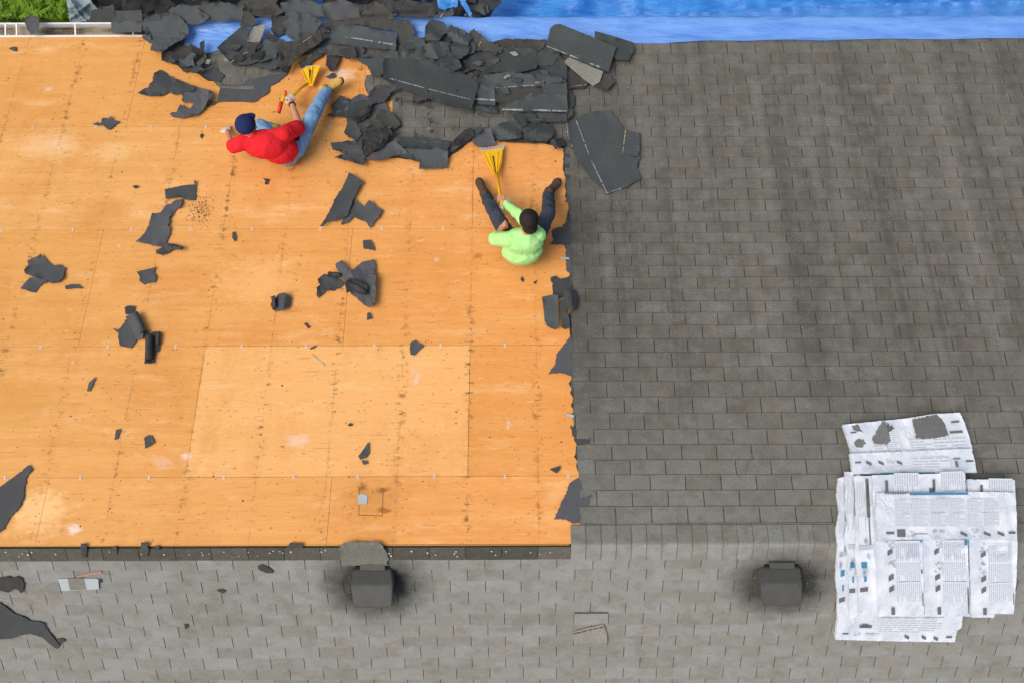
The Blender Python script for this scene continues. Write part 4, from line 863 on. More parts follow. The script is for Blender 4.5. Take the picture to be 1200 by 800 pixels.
# ------------------------------------------------------------------ blue tarp over the right eave, down to the ground and out over it
def tarp():
    x_left = P(220, 34, .02).x; W = 150; V = []; Fc = []; mi = []
    prof = [(-.10, .022), (-.05, .024), (0, .026), (.05, .02), (.10, .018), (.15, .02), (.19, .0)]       # over the edge and gutter: out, up
    drop = [(.215, -.05), (.225, -.3), (.23, -.8), (.24, -1.4), (.26, -2.0)]
    N_ = 0
    rows_ = []
    xr = XR + .2
    for i in range(W + 1):
        x = x_left + (xr - x_left) * i / W
        s = noise.noise(Vector((x * .8, 0, 3))); s2 = noise.noise(Vector((x * 4, 0, 5)))
        col = []
        e0 = .03 * noise.noise(Vector((x * 1.6, 1, 1))) - .05 * max(0, min(1, (3. - x) / 3)) + .004 * x
        if x < x_left + .45: e0 -= .13 * (1 - abs(x - x_left - .12) / .33 if abs(x - x_left - .12) < .33 else 0)
        for j, (a, b) in enumerate(prof):
            yv = yE + a + (e0 if j == 0 else (e0 * .5 if j == 1 else 0))
            zs = RZ - yv * math.tan(A) + b / math.cos(A) if a <= 0 else ez + .012 + b - a * .06
            wr = .006 * noise.noise(Vector((x * 9 + yv * 6, yv * 3, 2))) + .006 * noise.noise(Vector((x * 2.4, yv * 20, 7)))
            col.append(Vector((x, yv + (.012 * s2 if j > 4 else 0), zs + wr)))
        for a, b in drop: col.append(Vector((x + .03 * s, yE + a + .02 * s2 - .15 * min(1, -b / 2), ez + b)))
        z0 = col[-1].y
        for k_ in range(34):
            d = k_ * .12; yv = z0 + .05 + d
            hgt = .05 + .16 * max(0, noise.ridged_multi_fractal(Vector((x * 1.1, yv * 1.4, 4)), 1., 2., 4, 1., 2.) - .8) + .05 * abs(noise.noise(Vector((x * 3 + yv * 4, yv * 1.5, 8))))
            if k_ < 3: hgt += .12 * (3 - k_)
            col.append(Vector((x + .05 * noise.noise(Vector((x, yv, 1))), yv, hgt)))
        rows_.append(col)
    n_ = len(rows_[0]); np_ = len(prof); cut = np_ + len(drop) + 1
    for c_ in rows_: V += c_
    for i in range(W):
        for j in range(cut - 1):
            Fc.append((i * n_ + j, (i + 1) * n_ + j, (i + 1) * n_ + j + 1, i * n_ + j + 1))
    o = mesh('tarpaulin', V, Fc, 'tarp', None, (x_left, yE, ez), smooth=True)
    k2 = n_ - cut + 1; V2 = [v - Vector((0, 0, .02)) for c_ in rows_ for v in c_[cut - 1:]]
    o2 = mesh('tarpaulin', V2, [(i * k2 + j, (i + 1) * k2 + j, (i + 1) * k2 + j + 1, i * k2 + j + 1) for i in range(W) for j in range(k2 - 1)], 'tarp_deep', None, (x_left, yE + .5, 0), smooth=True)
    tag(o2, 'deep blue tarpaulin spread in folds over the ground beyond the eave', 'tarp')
    tag(o, 'light blue plastic tarpaulin strip draped over the roof edge', 'tarp')
tarp()
tag(sheet('tarpaulin', [(700, 26), (740, 19), (800, 16), (870, 12), (950, 7), (1000, 5), (1100, 3), (1200, 1), (1400, -2), (1400, 28), (1000, 28)], h=.6, surf='ground', m='tarp_fold', warp=.05, lift=.02, tear=.3, thick=.004, step=7), 'mid blue fold of tarpaulin on the ground at the upper right', 'tarp')
# ------------------------------------------------------------------ the yard below
rng = random.Random(33)
mb = MB()
gx0, gx1, gy0, gy1 = -8.5, P(112, 10, 0, 'ground').x, P(40, 30, 0, 'ground').y, P(40, 0, 0, 'ground').y + 1.3
hg = empty('hedge', ((gx0 + gx1) / 2, (gy0 + gy1) / 2, 0)); tag(hg, 'bright green leafy hedge beside the gutter at the upper left', 'hedge')
def htop(x, y): return .30 + .16 * noise.noise(Vector((x * 2.2, y * 2.2, 0))) + .14 * noise.noise(Vector((x * 7, y * 7, 3)))
for i in range(34000):
    x, y = rng.uniform(gx0, gx1), rng.uniform(gy0, gy1); t = htop(x, y)
    if noise.noise(Vector((x * 13, y * 13, 7))) < -.28 and rng.random() < .85: t *= .4
    z = t - abs(rng.gauss(0, .05)); a = rng.uniform(0, 6.28); L = rng.uniform(.014, .03)
    d = Vector((math.cos(a), math.sin(a), rng.uniform(-.5, .6))) * L; sw = Vector((-math.sin(a), math.cos(a), rng.uniform(-.6, .6))) * L * .42; b = Vector((x, y, max(.01, z)))
    mb.add([b - d, b + sw, b + d, b - sw], [(0, 1, 2, 3)])
mb.build('leaves', 'grass', hg)['kind'] = 'stuff'
mb = MB()
for i in range(60):
    x, y = rng.uniform(gx0, gx1), rng.uniform(gy0, gy1); mb.tube([(x, y, 0), (x + rng.gauss(0, .04), y + rng.gauss(0, .04), .14), (x + rng.gauss(0, .07), y + rng.gauss(0, .07), .26)], [.008, .006, .003], 5)
mb.build('stems', 'wood_brown', hg)['kind'] = 'stuff'
tag(sheet('plastic_sheet', [(75, -14), (96, -16), (108, 2), (118, 16), (117, 27), (98, 34), (83, 33), (80, 14)], h=.42, surf='ground', m='plastic', warp=.05, lift=.02, tear=.2, folds=[(80, 0, 112, 26, .07, 2.4), (82, 22, 104, 4, .06, 2), (115, 10, 117, 28, .1, 3), (96, -12, 114, 12, .08, 2), (84, 30, 112, 20, .05, 1.6), (78, -8, 92, 16, .06, 1.8), (88, 12, 108, 32, .04, 1.4)], step=1.3), 'crumpled silvery grey plastic sheet on the lawn beside the heap', 'plastic sheet')
tag(sheet('doormat', [(-30, -10), (15, -12), (14, 2), (6, 8), (-30, 12)], h=.06, surf='ground', m='matblue', tear=.4, warp=.03), 'blue grey mat on the grass at the upper left corner', 'mat')
mb = MB()  # bulk of the heap on the ground: a rough dark mound
nx, ny = 70, 26; xa, xb = P(104, 0, 0, 'ground').x, P(586, 0, 0, 'ground').x; ya, yb = yE - .1, yE + 3.2
for i in range(nx + 1):
    for j in range(ny + 1):
        x = xa + (xb - xa) * i / nx; y = ya + (yb - ya) * j / ny; e = min(1, i / 5, (nx - i) / 5, (ny - j) / 4)
        mb.V.append(Vector((x, y, max(-.05, e * (.22 + .25 * noise.noise(Vector((x * 1.5, y * 1.5, 6))) + .12 * noise.noise(Vector((x * 6, y * 6, 2))))))))
for i in range(nx):
    for j in range(ny): mb.F.append((i * (ny + 1) + j, (i + 1) * (ny + 1) + j, (i + 1) * (ny + 1) + j + 1, i * (ny + 1) + j + 1)); mb.mi.append(0)
tag(mb.build('shingle_rubble', 'dark'), 'dark rubble underneath the torn shingles in the yard', 'rubble', kind='stuff')
for i in range(105):
    x, y = rng.uniform(112, 578), rng.uniform(-34, 27); 
    if 508 < x < 560 and y < 14 and rng.random() < .7: continue
    L, Wd = rng.uniform(11, 30), rng.uniform(8, 17); a = rng.gauss(0, .7); ca, sa = math.cos(a), math.sin(a)
    pts = [(x + ca * u * L + sa * v * Wd, y - sa * u * L + ca * v * Wd) for u, v in ((-.5, -.5), (0, -.55), (.5, -.5), (.55, 0), (.5, .5), (.1, .5), (-.5, .5))]
    pts = [(px_ + rng.gauss(0, 1.4), py_ + rng.gauss(0, 1.2)) for px_, py_ in pts]
    mm = rng.choice(['back', 'back', 'back', 'dark', 'dark', 'brown', 'felt']); stp = []
    if rng.random() < .3: stp = [(x - ca * L * .45, y + sa * L * .45, x + ca * L * .4, y - sa * L * .4, 1.3)]
    t = sheet('torn_shingle', pts, h=rng.uniform(.42, .75), surf='ground', m=mm, warp=.08, lift=.06, tear=.9, tilt=(rng.gauss(0, .008), rng.gauss(0, .008)), strips=stp, step=5)
    tag(t, {'back': 'slate grey', 'dark': 'near black', 'brown': 'brownish', 'felt': 'bluish grey'}[mm] + (' torn shingle with a white strip' if stp else ' torn shingle') + ' in the ground heap beyond the eave', 'scrap', 'torn shingles heaped on the ground')
for pts, sz in (([(512, 0), (530, -6), (538, -2), (536, 8), (520, 12), (514, 10)], .8), ([(534, -6), (542, -6), (553, 16), (551, 20), (545, 12)], .8)):
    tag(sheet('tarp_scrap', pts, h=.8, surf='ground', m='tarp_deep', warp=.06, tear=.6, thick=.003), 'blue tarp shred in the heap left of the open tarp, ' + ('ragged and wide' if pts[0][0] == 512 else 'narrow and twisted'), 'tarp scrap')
tag(sheet('orange_chip', [(103, 33.4), (108, 32.6), (110, 34), (106, 35.4)], h=-.045, surf='deck', m='orange', tear=.1, thick=.004, warp=0, lift=0), 'small orange chip lying in the white gutter', 'chip')
# ------------------------------------------------------------------ things on the near slope
def B(label, pts, **k):
    k.setdefault('surf', 'back'); k.setdefault('h', .02); k.setdefault('m', 'felt'); k.setdefault('warp', .008); k.setdefault('lift', .008)
    return scrap(label, pts, **k)
B('scalloped dark grey scrap at the left edge below the ridge', [(-20, 676), (4, 676), (9, 675), (14, 677), (20, 675), (25, 677), (28, 683), (27, 690), (25, 695), (20, 690), (14, 690), (10, 694), (2, 692), (-20, 692)], m='brown', tear=.3)
B('large slate felt piece with a pointed tail at the lower left corner', [(-20, 700), (0, 706), (12, 715), (17, 719), (25, 721), (36, 727), (45, 728), (52, 730), (58, 741), (67, 752), (70, 755), (67, 760), (63, 758), (50, 747), (35, 742), (24, 744), (14, 748), (-20, 749)], tear=.5)
c = empty('shingle_patch', P(92, 684, .02, 'back')); tag(c, 'small metal flashing patch with white ends and speckled middle, lower left', 'patch')
sheet('plate', [(68, 678), (78, 677.5), (110, 677.5), (115, 678), (116, 690), (72, 692)], surf='back', h=.02, m='label_white', tear=.1, warp=.002, lift=0, parent=c)
sheet('speckled_band', [(79, 677.5), (98, 677), (101, 690.5), (82, 691)], surf='back', h=.026, m='lightgran', tear=.1, warp=0, lift=0, parent=c, thick=.002)
tag(sheet('chalk_streak', [(88, 675), (104, 671), (119, 668.5), (119, 671), (106, 673.5), (91, 676.5)], surf='back', h=.018, m='pink', tear=.3, warp=0, lift=0, thick=.001), 'pinkish smear of old sealant above the metal patch', 'sealant')
B('tiny dark chip right of the metal patch', [(115, 679), (118, 678), (119, 682), (116, 683)], m='dark', tear=.1)
B('dark small stone like scrap between the left vent and the metal patch', [(216, 731), (220, 731), (221, 735), (217, 737)], m='brown', tear=.2)
B('small curled scrap below the felt remnants, right of the chalky smear', [(254, 691), (259, 690), (265, 692), (262, 695), (256, 693)], m='brown', tear=.3)
B('flat dark scrap lying just below the ridge left of the left roof vent', [(302, 663), (306, 661), (319, 667), (320, 671), (312, 671), (303, 667)], m='brown', tear=.3)
B('brown scrap near the tip of the pointed felt tail', [(66, 748), (72, 747), (77, 750), (73, 753), (68, 753)], m='brown', tear=.4)
c = empty('loose_tab', P(690, 742, .02, 'back')); tag(c, 'slipped pale shingle tab with a dashed dark line, lower middle', 'shingle')
sheet('tab', [(670.5, 740), (690, 735), (707.5, 731), (711.5, 744), (712, 752.5), (672.5, 753.5)], surf='back', h=.024, m='lightgran', tear=.1, warp=.003, lift=0, parent=c)
mb = MB()
for a, b in ((0, .25), (.3, .45), (.5, .62), (.66, .8), (.85, 1)):
    x1, y1, x2, y2 = 671.5 + 36 * a, 741.8 - 8.2 * a, 671.5 + 36 * b, 741.8 - 8.2 * b
    mb.add([P(x1, y1, .034, 'back'), P(x2, y2, .034, 'back'), P(x2, y2 + 1.1, .034, 'back'), P(x1, y1 + 1.1, .034, 'back')], [(3, 2, 1, 0)])
mb.build('dashed_line', 'dark', c)
sheet('bare_slot', [(673, 716.8), (713, 716.4), (713, 718.6), (673, 718.8)], surf='back', h=.017, m='oldcourse', tear=.2, warp=0, lift=0, parent=house, thick=.001)
# ------------------------------------------------------------------ stack of shingle bundles in printed white wrappers
def inter(q, u, v):
    """bilinear point in a four cornered outline (top left, top right, bottom right, bottom left)"""
    a = Vector(q[0]).lerp(Vector(q[1]), u); b = Vector(q[3]).lerp(Vector(q[2]), u); return a.lerp(b, v)
def bundle(label, q, h, thick=.035, outline=None, name='shingle_bundle'):
    o = sheet(name, outline or q, h=h, m='wrap', warp=.014, lift=.012, tear=.35, drop=thick, thick=.004, step=5)
    tag(o, label, 'bundle', 'bundles in white wrappers stacked over the ridge'); o['_h'] = 0; del o['_h']
    return o
pr = random.Random(77)
def prints(o, q, h, items):
    """flat print: (kind, u0, v0, u1, v1) in the outline's own unit square"""
    mbs = {'ink_block': MB(), 'ink': MB(), 'ink_gap_dark': MB(), 'ink_blue': MB()}
    def rect(k_, u0, v0, u1, v1, sk=0):
        n_ = max(1, int(abs(v1 - v0) * 8)); hq = h + (.0225 if k_ == 'ink_block' else .0245)
        for i in range(n_):
            va, vb = v0 + (v1 - v0) * i / n_, v0 + (v1 - v0) * (i + 1) / n_
            mbs[k_].add([P(*inter(q, u0, va), hq, 'roof'), P(*inter(q, u1, va + sk), hq, 'roof'), P(*inter(q, u1, vb + sk), hq, 'roof'), P(*inter(q, u0, vb), hq, 'roof')], [(3, 2, 1, 0)])
    for it in items:
        k_, u0, v0, u1, v1 = it[:5]
        if k_ in ('text', 'vtext'):
            rect('ink_block', u0 - .005, v0 - .01, u1 + .005, v1, 0)
        if k_ == 'text':           # rows of small words across
            n_ = max(3, int((v1 - v0) * it[5])); 
            for r in range(n_):
                v = v0 + (v1 - v0) * (r + .2) / n_; u = u0; end = u1 - pr.choice([0, 0, 0, .3]) * (u1 - u0)
                while u < end:
                    du = min(end - u, pr.uniform(.15, .5) * (u1 - u0)); rect('ink', u, v, u + du, v + (v1 - v0) / n_ * .42); u += du + .05 * (u1 - u0)
        elif k_ == 'vtext':        # the same turned on its side
            n_ = max(3, int((u1 - u0) * it[5]))
            for r in range(n_):
                u = u0 + (u1 - u0) * (r + .2) / n_; v = v0; end = v1 - pr.choice([0, 0, 0, .3]) * (v1 - v0)
                while v < end:
                    dv = min(end - v, pr.uniform(.2, .6) * (v1 - v0)); rect('ink', u, v, u + (u1 - u0) / n_ * .42, v + dv); v += dv + .05 * (v1 - v0)
        elif k_ == 'bundleicon': # small slanted dark pictogram of a shingle
            rect('ink_gap_dark', u0, v0, u1, v1, it[5])
        elif k_ == 'draw':
            for _ in range(7):
                a, b = pr.uniform(u0, u1), pr.uniform(v0, v1); rect('ink', a, b, a + (u1 - u0) * .3, b + (v1 - v0) * .12, pr.uniform(-.02, .02))
        else: rect(k_, u0, v0, u1, v1)
    for k_, nm in (('ink_block', 'print_block'), ('ink', 'text_print'), ('ink_gap_dark', 'dark_print_and_gaps'), ('ink_blue', 'blue_print')):
        if mbs[k_].F: mbs[k_].build(nm, k_, o)['kind'] = 'stuff'
# lowest: the long bundle at the back with patches of loose granules on it
q = [(988, 497), (1125, 483), (1140, 527), (999, 532)]
o = bundle('rearmost white bundle with grey granule patches on top, farthest from the ridge', q, .075, outline=[(988, 497), (1010, 495), (1060, 490), (1092, 485), (1125, 483), (1131, 496), (1136, 512), (1140, 527), (1070, 529), (999, 532), (994, 515)])
prints(o, q, .075, [('ink_gap_dark', .04, .26, .09, .31), ('text', .32, .12, .42, .9, 16), ('text', .5, .6, .68, .9, 14), ('text', .7, .62, .84, .9, 14), ('text', .86, .62, .97, .9, 14), ('ink_blue', .3, .97, .72, 1.02), ('ink_gap_dark', .9, .2, .97, .25), ('ink_gap_dark', .86, .46, .97, .53), ('text', .2, .75, .3, .95, 14)])
for lab, pts in (('grey granule patch like a triangle on the rearmost white bundle', [(1022, 515), (1034, 493), (1038, 494), (1044, 516), (1040, 520), (1024, 519)]), ('large squarish grey granule patch on the rearmost white bundle', [(1069, 491), (1098, 485), (1106, 494), (1112, 510), (1090, 514), (1073, 513)]), ('small grey granule patch near the left end of the rearmost bundle', [(998, 498), (1006, 497), (1008, 502), (1012, 506), (1005, 505), (1000, 503)]), ('lobed grey granule patch below the small one on the rearmost bundle', [(1001, 518), (1005, 514), (1012, 514), (1015, 520), (1010, 524), (1003, 523)]), ('grey granule fleck right of the triangle patch', [(1040, 494), (1043, 499), (1049, 501), (1041, 506), (1038, 500)])):
    tag(sheet('granule_patch', pts, h=.098, m='greygran', tear=1., warp=.002, lift=0, thick=.002), lab, 'granules')
q = [(996, 531), (1139, 525), (1145, 553), (1000, 555)]
o = bundle('second white bundle from the back with a row of small dark pictograms', q, .115)
prints(o, q, .115, [('ink_gap_dark', .03, .4, .08, .48), ('bundleicon', .12, .36, .16, .5, .12), ('bundleicon', .22, .36, .26, .5, .12), ('bundleicon', .37, .4, .41, .52, .1), ('draw', .28, .3, .33, .6), ('text', .5, .3, .8, .8, 8), ('ink_blue', .22, .96, .66, 1.01), ('ink_gap_dark', .84, .5, .86, .75), ('ink_gap_dark', .83, .38, .89, .43), ('ink_gap_dark', .93, .48, .99, .56), ('text', .08, .7, .45, .9, 10)])
# thin layers showing on the left
for lab, q, h in (('outermost left white bundle edge, lying lowest on the ridge', [(982, 560), (996, 556), (1002, 730), (981, 737)], .06),
                  ('second white bundle edge from the left in the stack', [(990, 552), (1008, 553), (1014, 722), (994, 724)], .10),
                  ('third white bundle edge from the left with a dark slot beside it', [(1001, 557), (1024, 557), (1034, 718), (1006, 722)], .14)):
    n_ = 9; lft = [tuple(inter(q, 0, i / n_) + Vector((pr.gauss(0, 1.3), 0))) for i in range(n_, -1, -1)]; rgt = [tuple(inter(q, 1, i / n_)) for i in range(n_ + 1)]
    o = bundle(lab, q, h, outline=[q[0], q[1]] + rgt[1:] + lft[:-1], thick=.02)
    prints(o, q, h, [('ink_gap_dark', .55, .02, .72, .3), ('vtext', .1, .05, .45, .4, 14), ('ink_gap_dark', .62, .05, .68, .5), ('ink_blue', .2, .62, .45, .66), ('ink_gap_dark', .1, .8, .45, .83), ('draw', .1, .45, .5, .7), ('ink', .1, .5, .8, .53), ('ink_blue', .3, .72, .4, .76)])  # upright dark bars: gaps between bundles painted as flat dark colour, not print
q = [(984, 712), (1133, 711), (1121, 753), (979, 749)]
o = bundle('lowest white bundle nearest the photo bottom, blue bar and dark drawing', q, .06, outline=[(984, 712), (1060, 711), (1137, 711), (1128, 722), (1127, 735), (1122, 738), (1119, 752), (1050, 751), (979, 749), (981, 730)])
prints(o, q, .06, [('ink_blue', .67, .12, .87, .2), ('ink_gap_dark', .34, .14, .46, .18), ('ink_gap_dark', .2, .5, .25, .58), ('ink_gap_dark', .18, .54, .28, .62), ('text', .34, .3, .5, .75, 16), ('text', .52, .3, .66, .75, 16), ('text', .68, .3, .84, .7, 16), ('ink_gap_dark', .05, .78, .1, .83), ('bundleicon', .56, .8, .6, .88, .06), ('bundleicon', .7, .8, .74, .88, .06), ('bundleicon', .8, .82, .84, .9, .06), ('ink_gap_dark', .9, .82, .95, .87), ('draw', .13, .75, .2, .85), ('text', .24, .8, .34, .85, 40)])
cols = (('left upright white bundle of the row of three under the top bundle', [(1022, 556), (1079, 555), (1083, 721), (1030, 722)], .18, .0),
        ('middle upright white bundle of the row of three under the top bundle', [(1079, 555), (1131, 553), (1137, 722), (1084, 721)], .185, .02),
        ('right upright white bundle of the row of three, its end beyond the top bundle', [(1134, 561), (1189, 562), (1189, 719), (1138, 723)], .18, .05))
for ci, (lab, q, h, sh) in enumerate(cols):
    ol = q if ci < 2 else [(1134, 561), (1189, 562), (1191, 600), (1192.5, 640), (1191, 680), (1188, 719), (1166, 719), (1165, 723), (1138, 723)]
    o = bundle(lab, q, h, outline=ol)
    it = [('ink_gap_dark', .26, .04, .32, .12), ('ink_gap_dark', .28, .94, .36, .99), ('vtext', .45, .0, .95, .12, 22)]
    for v0 in (.48, .62, .77): it.append(('vtext', .42, v0, .94, v0 + .13, 24))
    for v0 in (.54, .72, .8): it.append(('bundleicon', .25, v0, .36, v0 + .035, -.02))
    it += [('draw', .2, .6, .38, .68), ('draw', .2, .46, .38, .53), ('ink_gap_dark', .97, .84, .99, .93)]
    if ci == 0: it.append(('ink_blue', .955, .46, .99, .7))
    if ci == 1: it += [('ink_blue', .93, .46, .99, .505), ('ink_gap_dark', .96, .8, .985, .98), ('ink_gap_dark', .18, .1, .3, .13)]
    prints(o, q, h, it)
q = [(1027, 577), (1190, 576), (1190, 631), (1029, 632)]
o = bundle('topmost white bundle lying crosswise with a blue title bar', q, .225, outline=[(1027, 577), (1060, 577.5), (1130, 575.5), (1190, 576.5), (1191.5, 604), (1192, 631), (1110, 630.5), (1029, 632), (1026.5, 604)])
it = [('ink_blue', .24, .0, .66, .05), ('ink_gap_dark', .06, .83, .12, .88), ('ink_gap_dark', .14, .78, .2, .94), ('draw', .2, .78, .27, .95), ('ink_gap_dark', .27, .87, .36, .885), ('draw', .38, .76, .48, .94), ('bundleicon', .6, .83, .65, .89, .06), ('draw', .68, .78, .74, .94), ('bundleicon', .77, .83, .82, .89, .06), ('bundleicon', .87, .83, .92, .89, .06), ('ink_gap_dark', .95, .84, 1., .89)]
for u0 in (.13, .255, .385, .52, .65, .77): it.append(('text', u0, .15, u0 + .11, .42, 34)); it.append(('text', u0, .45, u0 + .11, .72, 34))
prints(o, q, .225, it)
# dashed letters on the blue bar edge
mb = MB()
for i in range(9):
    u = .06 + i * .018; mb.add([P(*inter(q, u, -.01), .251, 'roof'), P(*inter(q, u + .012, -.01), .251, 'roof'), P(*inter(q, u + .012, .03), .251, 'roof'), P(*inter(q, u, .03), .251, 'roof')], [(3, 2, 1, 0)])
mb.build('dark_print_and_gaps', 'ink_gap_dark', o)['kind'] = 'stuff'
# ------------------------------------------------------------------ people
def capsule(bm, a, b, ra, rb, flat=None):
    """tapered limb with round ends between two world points"""
    a, b = Vector(a), Vector(b); L = (b - a).length; t = (b - a).normalized() if L > 1e-6 else Vector((0, 0, 1))
    u = t.orthogonal().normalized(); v = t.cross(u); seg = 12; rings = []
    for k_ in range(1, 4): an = math.pi / 2 * (1 - k_ / 3.); rings.append((a - t * ra * math.sin(an), ra * math.cos(an)))
    for k_ in range(0, 3): an = math.pi / 2 * k_ / 3.; rings.append((b + t * rb * math.sin(an), rb * math.cos(an)))
    vs = [[bm.verts.new(c_ + (u * math.cos(6.28319 * j / seg) + v * math.sin(6.28319 * j / seg)) * r_) for j in range(seg)] for c_, r_ in rings]
    p0 = bm.verts.new(a - t * ra); p1 = bm.verts.new(b + t * rb)
    for i in range(len(vs) - 1):
        for j in range(seg): bm.faces.new((vs[i][j], vs[i][(j + 1) % seg], vs[i + 1][(j + 1) % seg], vs[i + 1][j]))
    for j in range(seg): bm.faces.new((p0, vs[0][(j + 1) % seg], vs[0][j])); bm.faces.new((p1, vs[-1][j], vs[-1][(j + 1) % seg]))
def ell(bm, c, ax, r):
    """ellipsoid, ax = 3 unit axes, r = 3 radii"""
    m_ = Matrix((ax[0] * r[0], ax[1] * r[1], ax[2] * r[2])).transposed().to_4x4(); m_.translation = c
    bmesh.ops.create_icosphere(bm, subdivisions=3, radius=1, matrix=m_)
def fuse(name, bm, m, parent, vox=.006, smooth=4, wrinkle=0, sc=12):
    me = bpy.data.meshes.new('tmp'); bm.to_mesh(me); bm.free(); t = bpy.data.objects.new('tmp', me); C.objects.link(t)
    md = t.modifiers.new('r', 'REMESH'); md.mode = 'VOXEL'; md.voxel_size = vox; ms = t.modifiers.new('s', 'SMOOTH'); ms.factor = .5; ms.iterations = smooth
    dg = bpy.context.evaluated_depsgraph_get(); me2 = bpy.data.meshes.new_from_object(t.evaluated_get(dg)); bpy.data.objects.remove(t); bpy.data.meshes.remove(me)
    base = worldbase(parent); me2.materials.clear(); me2.materials.append(M[m])
    nrms = [v.normal.copy() for v in me2.vertices] if wrinkle else None
    for iv, v in enumerate(me2.vertices):
        c_ = v.co.copy()
        if wrinkle:
            w_ = .35 - 1.1 * abs(noise.noise(Vector((c_.x * sc * .8 + 2 * noise.noise(c_ * 3), c_.y * sc * .6, c_.z * sc * .8)))) + noise.noise(c_ * sc * 2.4) * .22
            c_ = c_ + nrms[iv] * w_ * wrinkle
        v.co = c_ - base
    me2.polygons.foreach_set('use_smooth', [True] * len(me2.polygons)); me2.name = name
    return link(name, me2, parent)
def J(x, y, h): return P(x, y, h, 'deck')
def hand(bm, H, grip, fore, side=1, r=.009):
    """palm on the grip, four fingers closing round it and a thumb; grip = axis direction, fore = towards the elbow"""
    g_ = grip.normalized(); f = (fore - g_ * fore.dot(g_)).normalized(); s = g_.cross(f) * side
    pc = H + f * .030
    ell(bm, pc, (g_, f, s), (.042, .026, .018)); 
    for i in range(4):
        o_ = H + g_ * (i - 1.5) * .021; ln = (.95, 1.05, 1., .82)[i]; k0 = o_ + f * .022 + s * .014; k1 = o_ - f * .012 * ln + s * .03; k2 = o_ - f * .030 * ln + s * .008; k3 = o_ - f * .024 * ln - s * .014
        capsule(bm, k0, k1, r * 1.05, r); capsule(bm, k1, k2, r, r * .92); capsule(bm, k2, k3, r * .92, r * .82)
    t0 = pc + g_ * .032 - s * .01; t1 = H + g_ * .05 - s * .024; t2 = H + g_ * .036 - f * .022 - s * .02
    capsule(bm, t0, t1, r * 1.25, r * 1.1); capsule(bm, t1, t2, r * 1.1, r * .9)
def boot(parent, ank, toe, m, up, nm='boot'):
    d = (toe - ank).normalized(); u = (up - d * up.dot(d)).normalized(); s = d.cross(u)
    bm = bmesh.new(); capsule(bm, ank, ank + u * .07 - d * .01, .045, .05); ell(bm, ank - d * .02 - u * .01, (d, u, s), (.055, .042, .04)); ell(bm, ank + d * .07 - u * .012, (d, u, s), (.08, .036, .042)); ell(bm, ank + d * .135 - u * .018, (d, u, s), (.062, .03, .046))
    o = fuse(nm, bm, m, parent, .006, 3, .002, 40)
    bm = bmesh.new(); ell(bm, ank - d * .025 - u * .045, (d, u, s), (.052, .014, .04)); ell(bm, ank + d * .05 - u * .046, (d, u, s), (.09, .012, .036)); ell(bm, ank + d * .135 - u * .044, (d, u, s), (.066, .013, .047))
    fuse('sole', bm, 'sole', o, .006, 2)
    return o
def head(bm, c, fwd, up, s=1.):
    f = fwd.normalized(); u = (up - f * up.dot(f)).normalized(); r = f.cross(u)
    ell(bm, c + u * .02 * s - f * .008, (f, r, u), (.098 * s, .078 * s, .098 * s)); ell(bm, c + f * .03 - u * .055, (f, r, u), (.062, .054, .062)); ell(bm, c + f * .068 - u * .098, (f, r, u), (.026, .03, .02))
    capsule(bm, c + f * .095 + u * .01, c + f * .115 - u * .03, .010, .015)
    ell(bm, c + f * .082 + u * .028, (f, r, u), (.014, .045, .012))
    for sg in (-1, 1): ell(bm, c + r * sg * .08 - u * .005 - f * .01, (f, r, u), (.018, .009, .031)); ell(bm, c + f * .072 + r * sg * .04 - u * .03, (f, r, u), (.018, .018, .02))
    ell(bm, c + f * .086 - u * .062, (f, r, u), (.012, .026, .007))
    return f, r, u
def eyes(parent, c, f, r, u):
    mb = MB(); 
    for sg in (-1, 1):
        e = c + f * .086 + r * sg * .032 + u * .006; mb.tube([e - f * .01, e - f * .002, e + f * .006], [.010, .012, .003], 8)
    mb.build('eye', 'eye', parent, smooth=True)
def tool_blade(parent, pts, h0, h1, ytop, ybot, slot, m='yellow'):
    """flat fork head: outline in pixels, height falling from handle to teeth"""
    def hh(x, y): t = (y - ytop) / (ybot - ytop); return h0 + (h1 - h0) * max(0, min(1, t))
    V = [J(x, y, hh(x, y)) for x, y in pts]; n_ = len(pts); V += [v - N1 * .004 for v in V]
    o = mesh('blade', V, [tuple(range(n_)), tuple(range(2 * n_ - 1, n_ - 1, -1))] + [(i, i + n_, (i + 1) % n_ + n_, (i + 1) % n_) for i in range(n_)], m, parent)
    bm = bmesh.new(); bm.from_mesh(o.data); bmesh.ops.recalc_face_normals(bm, faces=bm.faces); bm.to_mesh(o.data); bm.free()
    return hh
# ---- worker in the lime shirt
pa = empty('person', J(612, 290, .0)); tag(pa, 'person in lime shirt and dark trousers sitting with legs apart, holding a shovel', 'person')
pel = J(611, 292, .12); belly = J(612, 291, .28); chest = J(613, 283, .42); nk = J(617, 272, .54); hd = J(620, 259, .66)
shL = J(598, 281, .47); shR = J(630, 276, .47); elL = J(580, 280, .34); elR = J(611, 254, .42); haL = J(591, 264, .31); haR = J(587, 234, .25)
hL, kL, aL, tL = J(600, 284, .12), J(582, 254, .33), J(568, 228, .08), J(561, 211, .11)
hR, kR, aR, tR = J(626, 283, .12), J(643, 250, .33), J(643, 226, .08), J(657, 209, .11)
UPV = Vector((0, 0, 1)); fwd = Vector((-.1, .75, -.65))
grip_dir = (J(584, 215, .2) - J(591, 262, .33)).normalized()
bm = bmesh.new(); f, r, u = head(bm, hd, fwd, UPV)
capsule(bm, nk, hd - u * .05, .055, .052); capsule(bm, pel, chest, .13, .12); capsule(bm, chest, nk, .12, .06); capsule(bm, shL, shR, .06, .06)
for a, b, c_ in ((shL, elL, haL), (shR, elR, haR)): 
    capsule(bm, a, b, .047, .037); capsule(bm, b, b.lerp(c_, .9), .037, .025)
